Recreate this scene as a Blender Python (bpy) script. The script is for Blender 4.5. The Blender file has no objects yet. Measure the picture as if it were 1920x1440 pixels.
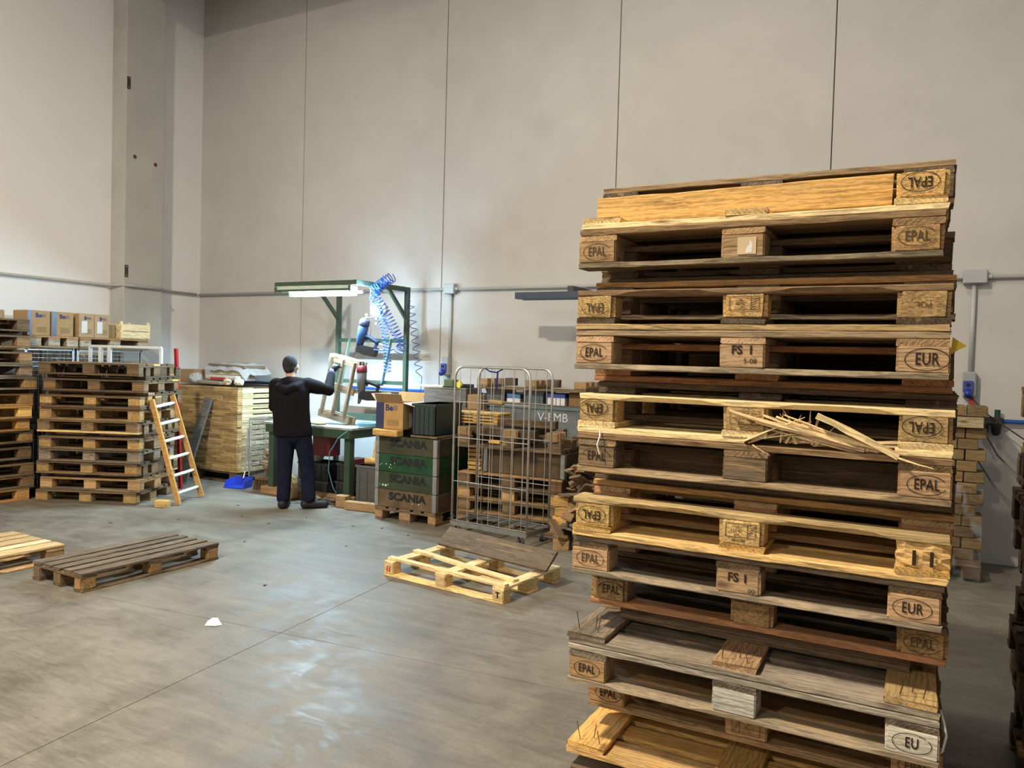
import bpy, bmesh, math, random
from mathutils import Vector, Matrix, Euler
sc = bpy.context.scene
COL = sc.collection
R = math.radians
# ------------------------------------------------------------------ camera
CAM_H = 1.78
yaw, pitch, roll = R(28.1), R(1.71), 0.028
c_, s_ = math.cos(yaw), math.sin(yaw)
Fv = Vector((-s_*math.cos(pitch), c_*math.cos(pitch), -math.sin(pitch)))
R0 = Vector((c_, s_, 0)); U0 = R0.cross(Fv)
Rc = R0*math.cos(roll) + U0*math.sin(roll); Uc = U0*math.cos(roll) - R0*math.sin(roll)
cam_data = bpy.data.cameras.new('camera'); cam = bpy.data.objects.new('camera', cam_data); COL.objects.link(cam)
cam_data.sensor_fit = 'HORIZONTAL'; cam_data.sensor_width = 36.0; cam_data.lens = 36.0*1442/1920
cam_data.clip_start = 0.05; cam_data.clip_end = 200
M = Matrix(((Rc.x, Uc.x, -Fv.x, 0), (Rc.y, Uc.y, -Fv.y, 0), (Rc.z, Uc.z, -Fv.z, CAM_H), (0, 0, 0, 1)))
cam.matrix_world = M
sc.camera = cam
# ------------------------------------------------------------------ world, lights, exposure
W = bpy.data.worlds.new('world'); sc.world = W; W.use_nodes = True
W.node_tree.nodes['Background'].inputs[0].default_value = (1.0, 0.965, 0.92, 1)
W.node_tree.nodes['Background'].inputs[1].default_value = 0.38
sc.view_settings.view_transform = 'Standard'; sc.view_settings.look = 'None'
sc.view_settings.gamma = 1.0; sc.view_settings.use_curve_mapping = False
sc.view_settings.exposure = 0.42
LAMPS = [((-4.0, -0.3, 7.6), 730, (1.0, 0.89, 0.70)), ((-4.0, -9.0, 7.6), 520, (1.0, 0.90, 0.73)), ((-1.8, 4.2, 7.7), 85, (1.0, 0.92, 0.78))]  # the second one, far behind the camera, is an added fill light
for i, (p, pw, col) in enumerate(LAMPS):
    ld = bpy.data.lights.new('high_bay_light', 'AREA'); ld.shape = 'DISK'; ld.size = 0.6; ld.energy = pw; ld.color = col
    lo = bpy.data.objects.new('high_bay_light', ld); COL.objects.link(lo); lo.location = p
TUBE_STRENGTH = 1250.0
# ------------------------------------------------------------------ mesh helpers
class MB:
    def __init__(s): s.v = []; s.f = []
    def add(s, vs, fs):
        o = len(s.v); s.v += [tuple(v) for v in vs]; s.f += [tuple(i+o for i in f) for f in fs]; return s
    def box(s, cx, cy, cz, sx, sy, sz, rot=None):
        vs = [Vector((x*sx/2, y*sy/2, z*sz/2)) for x in (-1, 1) for y in (-1, 1) for z in (-1, 1)]
        if rot is not None:
            m = rot if isinstance(rot, Matrix) else Euler(rot).to_matrix()
            vs = [m @ v for v in vs]
        vs = [v + Vector((cx, cy, cz)) for v in vs]
        return s.add(vs, [(0, 1, 3, 2), (4, 6, 7, 5), (0, 4, 5, 1), (2, 3, 7, 6), (0, 2, 6, 4), (1, 5, 7, 3)])
    def bar(s, p0, p1, w, h, up=(0, 0, 1)):
        p0, p1 = Vector(p0), Vector(p1); d = (p1-p0); L = d.length; d.normalize(); up = Vector(up)
        if abs(d.dot(up)) > .98: up = Vector((1, 0, 0))
        y = up.cross(d).normalized(); z = d.cross(y)
        m = Matrix((d, y, z)).transposed(); c = (p0+p1)/2
        return s.box(c.x, c.y, c.z, L, w, h, m)
    def tube(s, path, r, n=6, closed=False):
        P = [Vector(p) for p in path]; N = len(P); rings = []; prev = None
        for i in range(N):
            a = P[(i-1) % N] if (closed or i > 0) else P[i]; b = P[(i+1) % N] if (closed or i < N-1) else P[i]
            t = (b-a).normalized()
            if prev is None:
                prev = Vector((0, 0, 1)) if abs(t.z) < .9 else Vector((1, 0, 0))
            u = (prev - t*prev.dot(t)).normalized(); prev = u; w = t.cross(u)
            rr = r[i] if isinstance(r, (list, tuple)) else r
            rings.append([P[i] + (u*math.cos(2*math.pi*k/n) + w*math.sin(2*math.pi*k/n))*rr for k in range(n)])
        vs = [v for rg in rings for v in rg]; fs = []
        for i in range(N if closed else N-1):
            j = (i+1) % N
            for k in range(n):
                fs.append((i*n+k, i*n+(k+1) % n, j*n+(k+1) % n, j*n+k))
        if not closed: fs += [tuple(range(n-1, -1, -1)), tuple((N-1)*n+k for k in range(n))]
        return s.add(vs, fs)
    def cyl(s, p0, p1, r0, r1=None, n=14): return s.tube([p0, p1], [r0, r0 if r1 is None else r1], n)
    def prism(s, pts, d, origin, ux, uy):
        """polygon pts in the plane (ux, uy) at origin, extruded by d along ux x uy, centred"""
        o = Vector(origin); ux = Vector(ux).normalized(); uy = Vector(uy).normalized(); nz = ux.cross(uy); k = len(pts)
        a = [o + ux*x + uy*y - nz*d/2 for x, y in pts]; b = [v + nz*d for v in a]
        return s.add(a+b, [tuple(range(k-1, -1, -1)), tuple(range(k, 2*k))] + [(i, (i+1) % k, k+(i+1) % k, k+i) for i in range(k)])
    def sphere(s, c, r, nu=14, nv=9):
        c = Vector(c); r = Vector(r) if hasattr(r, '__len__') else Vector((r, r, r)); vs = [c+Vector((0, 0, r.z))]; fs = []
        for i in range(1, nv):
            th = math.pi*i/nv
            for k in range(nu):
                ph = 2*math.pi*k/nu
                vs.append(c+Vector((r.x*math.sin(th)*math.cos(ph), r.y*math.sin(th)*math.sin(ph), r.z*math.cos(th))))
        vs.append(c-Vector((0, 0, r.z))); last = len(vs)-1
        for k in range(nu):
            fs.append((0, 1+k, 1+(k+1) % nu)); b = 1+(nv-2)*nu; fs.append((last, b+(k+1) % nu, b+k))
        for i in range(nv-2):
            for k in range(nu):
                a = 1+i*nu+k; a2 = 1+i*nu+(k+1) % nu; fs.append((a, a+nu, a2+nu, a2))
        return s.add(vs, fs)
    def mesh(s, name, smooth=False, fix=True):
        me = bpy.data.meshes.new(name); me.from_pydata(s.v, [], s.f); me.update()
        if fix:
            bm = bmesh.new(); bm.from_mesh(me); bmesh.ops.recalc_face_normals(bm, faces=bm.faces); bm.to_mesh(me); bm.free()
        if smooth: me.polygons.foreach_set('use_smooth', [True]*len(me.polygons))
        return me
def rot_mat(a, b, c): return Euler((a, b, c)).to_matrix()
def obj(name, me, mat=None, parent=None, loc=(0, 0, 0), rot=(0, 0, 0), color=None, label=None, cat=None, group=None, kind=None):
    if isinstance(me, MB): me = me.mesh(name)
    o = bpy.data.objects.new(name, me); COL.objects.link(o)
    if mat is not None and me is not None and len(me.materials) == 0: me.materials.append(mat)
    if parent is not None: o.parent = parent
    o.location = loc; o.rotation_euler = rot
    if color is not None: o.color = (tuple(color)+(0.0,))[:4] if len(color) == 3 else tuple(color)
    tag(o, label, cat, group, kind)
    return o
def tag(o, label=None, cat=None, group=None, kind=None):
    if label: o['label'] = label
    if cat: o['category'] = cat
    if group: o['group'] = group
    if kind: o['kind'] = kind
    return o
def thing(name, label, cat, loc=(0, 0, 0), rz=0.0, group=None, kind=None):
    o = bpy.data.objects.new(name, None); COL.objects.link(o); o.empty_display_size = .1
    o.location = loc; o.rotation_euler = (0, 0, rz)
    return tag(o, label, cat, group, kind)
def bevel_box(sx, sy, sz, b=.004, seg=1, name='box'):
    bm = bmesh.new(); bmesh.ops.create_cube(bm, size=1.0)
    for v in bm.verts: v.co = Vector((v.co.x*sx, v.co.y*sy, v.co.z*sz))
    bmesh.ops.bevel(bm, geom=list(bm.edges), offset=b, segments=seg, affect='EDGES', profile=.5)
    me = bpy.data.meshes.new(name); bm.to_mesh(me); bm.free(); return me
_tc = {}
def text_mesh(s, size=.05, space=1.0, bold=0.0):
    k = (s, size, space, bold)
    if k not in _tc:
        cu = bpy.data.curves.new('lettering', 'FONT'); cu.body = s; cu.size = size; cu.align_x = 'CENTER'; cu.align_y = 'CENTER'
        cu.space_character = space; cu.resolution_u = 3; cu.offset = bold
        o = bpy.data.objects.new('tmp_text', cu); COL.objects.link(o)
        dg = bpy.context.evaluated_depsgraph_get(); dg.update()
        me = bpy.data.meshes.new_from_object(o.evaluated_get(dg)); me.materials.clear()
        bpy.data.objects.remove(o); bpy.data.curves.remove(cu); _tc[k] = me
    return _tc[k]
# ------------------------------------------------------------------ materials
def mat_new(name):
    m = bpy.data.materials.new(name); m.use_nodes = True; nt = m.node_tree; b = nt.nodes['Principled BSDF']; return m, nt, b
class NT:
    def __init__(s, nt): s.nt = nt
    def n(s, t, **kw):
        nd = s.nt.nodes.new(t)
        for k, v in kw.items(): setattr(nd, k, v)
        return nd
    def l(s, a, b): s.nt.links.new(a, b)
    def math(s, op, a, b=None, clamp=False):
        nd = s.n('ShaderNodeMath', operation=op, use_clamp=clamp)
        for i, v in enumerate((a, b)):
            if v is None: continue
            if isinstance(v, (int, float)): nd.inputs[i].default_value = v
            else: s.l(v, nd.inputs[i])
        return nd.outputs[0]
    def mix(s, fac, a, b, mode='MIX'):
        nd = s.n('ShaderNodeMix', data_type='RGBA', blend_type=mode)
        for sock, v in ((nd.inputs[0], fac), (nd.inputs[6], a), (nd.inputs[7], b)):
            if isinstance(v, (int, float)): sock.default_value = v
            elif isinstance(v, tuple): sock.default_value = v+(1,) if len(v) == 3 else v
            else: s.l(v, sock)
        return nd.outputs[2]
    def ramp(s, v, stops):
        nd = s.n('ShaderNodeValToRGB'); cr = nd.color_ramp
        while len(cr.elements) < len(stops): cr.elements.new(0.5)
        for e, (p, c) in zip(cr.elements, stops): e.position = p; e.color = (c, c, c, 1) if isinstance(c, (int, float)) else tuple(c)+(1,)
        s.l(v, nd.inputs[0]); return nd.outputs[0]
    def noise(s, vec, scale, detail=3, rough=.55, dist=0.0):
        nd = s.n('ShaderNodeTexNoise'); nd.inputs['Scale'].default_value = scale; nd.inputs['Detail'].default_value = detail
        nd.inputs['Roughness'].default_value = rough; nd.inputs['Distortion'].default_value = dist
        if vec is not None: s.l(vec, nd.inputs['Vector'])
        return nd.outputs[0]
    def bump(s, h, strength, dist, b):
        nd = s.n('ShaderNodeBump'); nd.inputs['Strength'].default_value = strength; nd.inputs['Distance'].default_value = dist
        s.l(h, nd.inputs['Height']); s.l(nd.outputs[0], b.inputs['Normal'])
def obj_coords(g, scale, rnd=19.0):
    tc = g.n('ShaderNodeTexCoord'); oi = g.n('ShaderNodeObjectInfo')
    mul = g.math('MULTIPLY', oi.outputs['Random'], rnd)
    cb = g.n('ShaderNodeCombineXYZ')
    for i in range(3): g.l(mul, cb.inputs[i])
    ad = g.n('ShaderNodeVectorMath', operation='ADD'); g.l(tc.outputs['Object'], ad.inputs[0]); g.l(cb.outputs[0], ad.inputs[1])
    mp = g.n('ShaderNodeMapping'); g.l(ad.outputs[0], mp.inputs['Vector']); mp.inputs['Scale'].default_value = scale
    return tc, oi, ad.outputs[0], mp.outputs[0]
def make_wood():
    m, nt, b = mat_new('wood'); g = NT(nt)
    tc, oi, base, st = obj_coords(g, (1.6, 16, 16))
    n1 = g.noise(st, 2.2, 5, .65, .6)
    mp2 = g.n('ShaderNodeMapping'); g.l(base, mp2.inputs['Vector']); mp2.inputs['Scale'].default_value = (2.5, 60, 60)
    n2 = g.noise(mp2.outputs[0], 3.0, 3, .7)
    # growth rings round the board's length
    mp3 = g.n('ShaderNodeMapping'); g.l(base, mp3.inputs['Vector']); mp3.inputs['Scale'].default_value = (.25, 1, 1)
    wv = g.n('ShaderNodeTexWave', wave_type='RINGS', rings_direction='X'); g.l(mp3.outputs[0], wv.inputs['Vector'])
    wv.inputs['Scale'].default_value = 26; wv.inputs['Distortion'].default_value = 6.0; wv.inputs['Detail'].default_value = 2
    wv.inputs['Detail Scale'].default_value = 3.0
    a = g.math('ADD', g.math('MULTIPLY', n1, .9), g.math('MULTIPLY', n2, .55))
    a = g.math('ADD', a, g.math('MULTIPLY', wv.outputs['Fac'], .22))
    fac = g.ramp(a, [(.46, .36), (.66, .80), (.80, 1.06), (.92, 1.32)])
    col = g.mix(1.0, oi.outputs['Color'], fac, 'MULTIPLY')
    # knots
    mpk = g.n('ShaderNodeMapping'); g.l(base, mpk.inputs['Vector']); mpk.inputs['Scale'].default_value = (3.2, 10, 10)
    vk = g.n('ShaderNodeTexVoronoi'); g.l(mpk.outputs[0], vk.inputs['Vector']); vk.inputs['Scale'].default_value = 1.0
    kf = g.ramp(vk.outputs['Distance'], [(.05, .85), (.16, 0.0)])
    col = g.mix(kf, col, g.mix(1.0, oi.outputs['Color'], (.30, .22, .18), 'MULTIPLY'))
    # grime and grey weathering, amount in the object colour's alpha
    n3 = g.noise(st, .8, 4, .6); n4 = g.noise(base, 9.0, 4, .6)
    wf = g.math('MULTIPLY', g.ramp(g.math('ADD', g.math('MULTIPLY', n3, .6), g.math('MULTIPLY', n4, .4)), [(.30, 0.0), (.58, 1.0)]), oi.outputs['Alpha'])
    col = g.mix(wf, col, g.mix(1.0, fac, (.105, .086, .064), 'MULTIPLY'))
    mpr = g.n('ShaderNodeMapping'); g.l(base, mpr.inputs['Vector']); mpr.inputs['Scale'].default_value = (1.3, 22, 22); mpr.inputs['Location'].default_value = (5, 3, 8)
    nr = g.noise(mpr.outputs[0], 1.5, 5, .65, .7)
    rf = g.math('MULTIPLY', g.ramp(nr, [(.60, 0.0), (.66, 1.0)]), g.math('ADD', g.math('MULTIPLY', oi.outputs['Alpha'], .75), .12))
    col = g.mix(rf, col, g.mix(1.0, g.mix(.5, oi.outputs['Color'], (.50, .34, .17)), (1.25, 1.2, 1.1), 'MULTIPLY'))
    g.l(col, b.inputs['Base Color']); b.inputs['Roughness'].default_value = .82; b.inputs['Specular IOR Level'].default_value = .25
    g.bump(a, .55, .004, b)
    return m
def make_chip():
    m, nt, b = mat_new('pressed_wood_chips'); g = NT(nt)
    tc, oi, base, st = obj_coords(g, (1, 1, 1))
    mp = g.n('ShaderNodeMapping'); g.l(base, mp.inputs['Vector']); mp.inputs['Scale'].default_value = (120, 150, 330); mp.inputs['Rotation'].default_value = (.25, .35, .1)
    v = g.n('ShaderNodeTexVoronoi'); g.l(mp.outputs[0], v.inputs['Vector']); v.inputs['Scale'].default_value = 1.0; v.inputs['Randomness'].default_value = 1.0
    sp = g.n('ShaderNodeSeparateColor'); g.l(v.outputs['Color'], sp.inputs[0])
    f = g.ramp(sp.outputs[0], [(.0, .50), (.35, .85), (.7, 1.08), (1.0, 1.42)])
    n4 = g.noise(base, 14.0, 3, .6)
    f2 = g.ramp(n4, [(.3, .72), (.65, 1.1)])
    col = g.mix(1.0, g.mix(1.0, oi.outputs['Color'], f, 'MULTIPLY'), f2, 'MULTIPLY')
    g.l(col, b.inputs['Base Color']); b.inputs['Roughness'].default_value = .85; b.inputs['Specular IOR Level'].default_value = .3
    g.bump(sp.outputs[0], .6, .003, b)
    return m
def make_plain(name, rough=.5, metal=0.0, spec=.5, var=.18, vscale=6.0, bump=0.0):
    m, nt, b = mat_new(name); g = NT(nt)
    tc, oi, base, st = obj_coords(g, (1, 1, 1))
    n = g.noise(base, vscale, 4, .6)
    f = g.ramp(n, [(.25, 1-var), (.75, 1+var)])
    g.l(g.mix(1.0, oi.outputs['Color'], f, 'MULTIPLY'), b.inputs['Base Color'])
    b.inputs['Roughness'].default_value = rough; b.inputs['Metallic'].default_value = metal; b.inputs['Specular IOR Level'].default_value = spec
    if bump: g.bump(n, bump, .004, b)
    return m
def make_flat(name, col, rough=.7, spec=.3, emit=None, strength=0):
    m, nt, b = mat_new(name); b.inputs['Base Color'].default_value = tuple(col)+(1,); b.inputs['Roughness'].default_value = rough
    b.inputs['Specular IOR Level'].default_value = spec
    if emit: b.inputs['Emission Color'].default_value = tuple(emit)+(1,); b.inputs['Emission Strength'].default_value = strength
    return m
def make_floor():
    m, nt, b = mat_new('power_floated_concrete'); g = NT(nt)
    tc = g.n('ShaderNodeTexCoord'); ge = g.n('ShaderNodeNewGeometry'); P = ge.outputs['Position']
    n1 = g.noise(P, .55, 5, .6, .3); n2 = g.noise(P, 3.0, 6, .65, .5)
    mp = g.n('ShaderNodeMapping'); g.l(P, mp.inputs['Vector']); mp.inputs['Rotation'].default_value = (0, 0, .5); mp.inputs['Scale'].default_value = (1, 7, 1)
    n3 = g.noise(mp.outputs[0], 1.6, 5, .7, .8); n4 = g.noise(P, 45, 3, .7)
    a = g.math('ADD', g.math('MULTIPLY', n1, .35), g.math('MULTIPLY', n2, .35)); a = g.math('ADD', a, g.math('MULTIPLY', n3, .25)); n5 = g.noise(mp.outputs[0], 9.0, 5, .7, .5); a = g.math('ADD', g.math('MULTIPLY', a, .82), g.math('MULTIPLY', n5, .17)); a = g.math('ADD', a, g.math('MULTIPLY', n4, .10))
    col = g.ramp(a, [(.38, (.082, .071, .055)), (.50, (.162, .143, .114)), (.63, (.268, .242, .200))])
    st = g.noise(P, .9, 3, .5, .2)
    col = g.mix(g.ramp(st, [(.56, 0.0), (.68, .32)]), col, (.26, .22, .175))
    g.l(col, b.inputs['Base Color'])
    g.l(g.ramp(g.math('ADD', g.math('MULTIPLY', n2, .5), g.math('MULTIPLY', n5, .5)), [(.38, .40), (.60, .70)]), b.inputs['Roughness'])
    b.inputs['Specular IOR Level'].default_value = .45
    g.bump(g.math('ADD', n2, g.math('MULTIPLY', n4, .5)), .12, .004, b)
    return m
def make_wall(name, c0, c1, scale=.35, bump=.15, rough=.75):
    m, nt, b = mat_new(name); g = NT(nt); ge = g.n('ShaderNodeNewGeometry'); P = ge.outputs['Position']
    n1 = g.noise(P, scale, 4, .55, .3); n2 = g.noise(P, 38, 3, .6); n3 = g.noise(P, 2.2, 4, .6)
    a = g.math('ADD', g.math('MULTIPLY', n1, .65), g.math('MULTIPLY', n3, .35))
    col = g.mix(g.ramp(a, [(.35, 0.0), (.65, 1.0)]), c0, c1)
    sp = g.noise(P, 1.7, 2, .5); sv = g.n('ShaderNodeTexVoronoi'); g.l(P, sv.inputs['Vector']); sv.inputs['Scale'].default_value = 1.3
    col = g.mix(g.ramp(sv.outputs['Distance'], [(.010, .5), (.02, 0.0)]), col, (.12, .11, .10))
    g.l(col, b.inputs['Base Color']); b.inputs['Roughness'].default_value = rough; b.inputs['Specular IOR Level'].default_value = .3
    g.bump(n2, bump, .003, b)
    return m
def make_film():
    m = bpy.data.materials.new('clear_film'); m.use_nodes = True; nt = m.node_tree; nt.nodes.clear(); g = NT(nt)
    out = g.n('ShaderNodeOutputMaterial'); mx = g.n('ShaderNodeMixShader'); tr = g.n('ShaderNodeBsdfTransparent'); gl = g.n('ShaderNodeBsdfGlossy'); df = g.n('ShaderNodeBsdfTranslucent')
    gl.inputs['Roughness'].default_value = .18; tr.inputs[0].default_value = (.93, .93, .93, 1)
    tcn = g.n('ShaderNodeTexCoord'); n = g.noise(tcn.outputs['Object'], 9, 4, .6, .8)
    g.l(g.ramp(n, [(.35, .06), (.7, .30)]), mx.inputs[0]); g.l(tr.outputs[0], mx.inputs[1]); g.l(gl.outputs[0], mx.inputs[2]); g.l(mx.outputs[0], out.inputs[0])
    return m
MW = make_wood(); MC = make_chip()
M_PAINT = make_plain('painted_surface', .45, 0, .4, .14, 9.0)
M_WORN = make_plain('worn_paint', .65, 0, .3, .42, 7.0, .2)
M_PLAST = make_plain('plastic', .38, 0, .5, .06, 5.0)
M_METAL = make_plain('galvanised_steel', .38, .85, .5, .2, 16.0)
M_CARD = make_plain('cardboard', .85, 0, .2, .10, 12.0, .05)
M_CLOTH = make_plain('cloth', .95, 0, .1, .25, 20.0, .3)
M_SKIN = make_plain('skin', .55, 0, .4, .08, 9.0)
M_RUB = make_plain('rubber', .6, 0, .4, .15, 9.0)
M_INK = make_flat('stamp_ink', (.035, .020, .012), .8)
M_FADED = make_flat('faded_stamp_ink', (.10, .062, .034), .85)
M_RED = make_flat('red_marker', (.55, .04, .04), .7)
M_NAVY = make_flat('navy_print', (.03, .045, .16), .7)
M_NAVYF = make_flat('blurred_navy_print', (.16, .15, .19), .8)
M_BLACKP = make_flat('black_print', (.02, .02, .022), .8)
M_WHITE = make_flat('white_print', (.72, .72, .70), .7)
M_FLOOR = make_floor()
M_PANEL = make_wall('precast_wall_panel', (.535, .515, .49), (.625, .605, .58), .4, .12)
M_PLASTER = make_wall('white_plaster', (.86, .84, .83), (.90, .88, .87), .5, .25)
M_CONC = make_wall('column_concrete', (.46, .455, .425), (.56, .55, .51), 1.2, .2)
M_FILM = make_film()
M_TUBE = make_flat('lit_fluorescent_tube', (.9, .95, 1), .3, .3, (.54, .80, 1.0), TUBE_STRENGTH)
# wood colours (r, g, b, weathering)
NEW = (.72, .50, .215, .03); NEWP = (.78, .60, .32, .02); GOLD = (.60, .36, .115, .12); TAN = (.40, .245, .115, .35); ORA = (.50, .275, .095, .15)
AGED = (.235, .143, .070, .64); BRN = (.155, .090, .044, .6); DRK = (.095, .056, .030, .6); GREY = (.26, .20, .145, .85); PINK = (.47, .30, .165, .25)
WGREY = (.52, .46, .37, .55); CHIP = (.52, .32, .125, 0); CHIPD = (.38, .235, .105, 0); RED_ = (.40, .19, .085, .25); CREAM = (.85, .70, .42, .02)
def jit(c, k=.12, rng=random):
    t = 1+rng.uniform(-k, k); h = rng.uniform(-.04, .04)
    return (min(1, c[0]*t*(1+h)), min(1, c[1]*t), min(1, c[2]*t*(1-h)), min(1, max(0, c[3]*rng.uniform(.7, 1.3))))
# ------------------------------------------------------------------ the setting
XW, YW, ZC = -10.20, 8.47, 9.0
rng = random.Random(7)
fl = obj('floor', MB().box(-1, -1.5, -.11, 19.4, 21, .19), make_flat('joint_filler', (.10, .09, .08), .9), label='grey power-floated concrete warehouse floor with saw-cut joints', kind='structure')
ca, sa = math.cos(R(5.5)), math.sin(R(5.5))
def clip_slab(u0, u1, v0, v1):
    """a slab in the joint grid turned 5.5 degrees, clipped to the hall"""
    o = Vector((-3.56, 3.62)); ex = Vector((ca, sa)); ey = Vector((-sa, ca))
    P = [o+ex*u+ey*v for u, v in ((u0, v0), (u1, v0), (u1, v1), (u0, v1))]
    for ax, lim, sg in ((0, XW, 1), (0, 8.6, -1), (1, YW, -1), (1, -11.9, 1)):
        Q = []
        for i in range(len(P)):
            a, b = P[i], P[(i+1) % len(P)]; da = (a[ax]-lim)*sg; db = (b[ax]-lim)*sg
            if da >= 0: Q.append(a)
            if (da >= 0) != (db >= 0): Q.append(a+(b-a)*(da/(da-db)))
        P = Q
        if not P: return None
    return P
g_ = .0022
for iu in range(-3, 4):
    for iv in range(-4, 2):
        P = clip_slab(iu*5.0+g_, (iu+1)*5.0-g_, iv*5.0+g_, (iv+1)*5.0-g_)
        if P is None or len(P) < 3: continue
        k = len(P)
        me = MB().add([(p.x, p.y, -.02) for p in P]+[(p.x, p.y, 0) for p in P], [tuple(range(k-1, -1, -1)), tuple(range(k, 2*k))]+[(i, (i+1) % k, k+(i+1) % k, k+i) for i in range(k)])
        obj('slab', me, M_FLOOR, fl)
wb = obj('wall_back', MB().box(-1, YW+.16, ZC/2, 19.4, .16, ZC), make_flat('panel_joint', (.16, .15, .14), .9), label='tall grey precast concrete panel wall behind the workbench', kind='structure')
joints = [XW-.2, -8.055, -5.612, -3.231, -.912, 1.42, 3.75, 6.1, 8.5]
for a, b in zip(joints[:-1], joints[1:]):
    me = bevel_box(b-a-.010, .08, ZC, .004)
    obj('panel', me, M_PANEL, wb, ((a+b)/2, YW+.04, ZC/2))
obj('wall_left', MB().box(XW-.1, -1.5, ZC/2, .2, 20.3, ZC), M_PLASTER, label='white plastered side wall left of the concrete column', kind='structure')
col = thing('column', 'grey square concrete column standing against the white wall', 'column', (XW, 7.25, 0), kind='structure')
obj('shaft', bevel_box(.6, .62, 6.86, .012, 2), M_CONC, col, (0, 0, 3.43))
for z, y, w in ((5.50, -.275, .05), (2.89, -.275, .05)):
    pl = obj('plate', bevel_box(.006, .055, .17, .002), M_METAL, col, (.303, y, z), color=(.10, .09, .085))
    for dz in (-.06, .06): obj('bolt', MB().cyl((0, 0, 0), (.006, 0, 0), .009, n=8), M_METAL, pl, (.003, 0, dz), color=(.5, .45, .4))
for y, z in ((-.165, 4.505), (.165, 4.47)): obj('rusty_hole', MB().cyl((-.004, 0, 0), (.002, 0, 0), .034, .026, n=10), make_flat('rust', (.16, .055, .025), .9) if y < 0 else bpy.data.materials['rust'], col, (.301, y, z))
bm_ = obj('beam', bevel_box(19.0, .55, .9, .01), M_CONC, None, (-.75, 7.28, 6.86+.47), label='concrete roof beam resting on the column top', kind='structure')
obj('ceiling', MB().box(-1, -1.5, ZC+.1, 19.4, 21, .2), make_flat('roof_deck', (.34, .33, .31), .9), label='grey concrete roof deck high above the floor', kind='structure')
# high bay housings over the lights
lamp_names = ['left of the tall stack', 'far behind the camera, added for fill', 'between tall stack and back wall']
for (p, pw, colr), nm in zip(LAMPS, lamp_names):
    t = thing('high_bay_lamp', 'round aluminium high bay lamp hanging '+nm, 'lamp', (p[0], p[1], p[2]+.02))
    m = MB()
    for r0, z0, r1, z1 in ((.33, .0, .33, .03), (.33, .03, .22, .16), (.22, .16, .10, .24)): m.cyl((0, 0, z0), (0, 0, z1), r0, r1, 20)
    obj('housing', m.mesh('housing', True), M_METAL, t, color=(.5, .5, .5))
    obj('rod', MB().cyl((0, 0, .24), (0, 0, ZC-p[2]-.02), .012, n=8), M_METAL, t, color=(.4, .4, .4))
# ------------------------------------------------------------------ pallets
def board_mesh(Lg, Wd, T, seed, n=10, ch=.003, jt=.0014, chamfer=None, rough=1.0):
    """a sawn board: lofted eight-sided section with uneven edges; x is the length"""
    r = random.Random(seed); m = MB(); xs = [-Lg/2 + Lg*i/n for i in range(n+1)]
    bow = r.uniform(-.0004, .0004)*min(1, Lg); vs = []
    ph = [r.uniform(0, 6) for _ in range(4)]
    for i, x in enumerate(xs):
        w, t = Wd/2, T/2
        c1 = ch + (chamfer(x) if chamfer else 0)
        pts = [(-w+ch, -t), (w-ch, -t), (w, -t+ch), (w, t-c1), (w-c1, t), (-w+c1, t), (-w, t-c1), (-w, -t+ch)]
        e = jt*rough
        wob = e*1.2*math.sin(x*5+ph[0]) ; bz = bow*(1-(2*x/Lg)**2)
        for k, (y, z) in enumerate(pts):
            vs.append((x + (r.uniform(-e, e)*2 if i in (0, n) else 0), y+wob+r.uniform(-e, e), z+bz+r.uniform(-e, e)*.35))
    fs = []
    for i in range(n):
        for k in range(8): fs.append((i*8+k, i*8+(k+1) % 8, (i+1)*8+(k+1) % 8, (i+1)*8+k))
    fs += [tuple(range(7, -1, -1)), tuple(n*8+k for k in range(8))]
    return m.add(vs, fs).mesh('board')
def block_mesh(sx, sy, sz, seed, b=.006, jt=.0015, hi=True):
    if not hi: return bevel_box(sx, sy, sz, .004)
    r = random.Random(seed); bm = bmesh.new(); bmesh.ops.create_cube(bm, size=1.0)
    for v in bm.verts: v.co = Vector((v.co.x*sx, v.co.y*sy, v.co.z*sz))
    ve = [e for e in bm.edges if abs(e.verts[0].co.z-e.verts[1].co.z) > sz*.5]
    bmesh.ops.bevel(bm, geom=ve, offset=b, segments=2, affect='EDGES')
    bmesh.ops.bevel(bm, geom=[e for e in bm.edges if abs(e.verts[0].co.z-e.verts[1].co.z) < 1e-5 and abs(abs(e.verts[0].co.z)-sz/2) < 1e-5], offset=.003, segments=1, affect='EDGES')
    for v in bm.verts: v.co += Vector((r.uniform(-jt, jt), r.uniform(-jt, jt), r.uniform(-jt, jt)))
    me = bpy.data.meshes.new('block'); bm.to_mesh(me); bm.free(); return me
_pm = {}
def pm(kind, *a, hi=False, var=0):
    k = (kind, a, hi, var if hi else 0)
    if k not in _pm:
        sd = hash((kind, a, var)) % 99991 if False else (sum(ord(c) for c in kind)*31 + int(sum(a)*1000) + var*131)
        if kind == 'board': me = board_mesh(*a, sd, 14 if hi else 1, .003, .0022 if hi else .0008)
        elif kind == 'bottom':
            def cf(x, L=a[0]):
                d = min(abs(x)-.08, L/2-.15-abs(x)); t = max(0, min(1, d/.06)); return .013*t
            me = board_mesh(*a, sd, 24 if hi else 1, .003, .0012 if hi else .0008, cf if hi else None)
        elif kind == 'block': me = block_mesh(*a, sd, hi=hi)
        elif kind == 'chip': me = block_mesh(*a, sd, b=.013, jt=.0018, hi=hi); me.materials.append(MC)
        if kind != 'chip': me.materials.append(MW)
        _pm[k] = me
    return _pm[k]
_oval = {}
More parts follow.
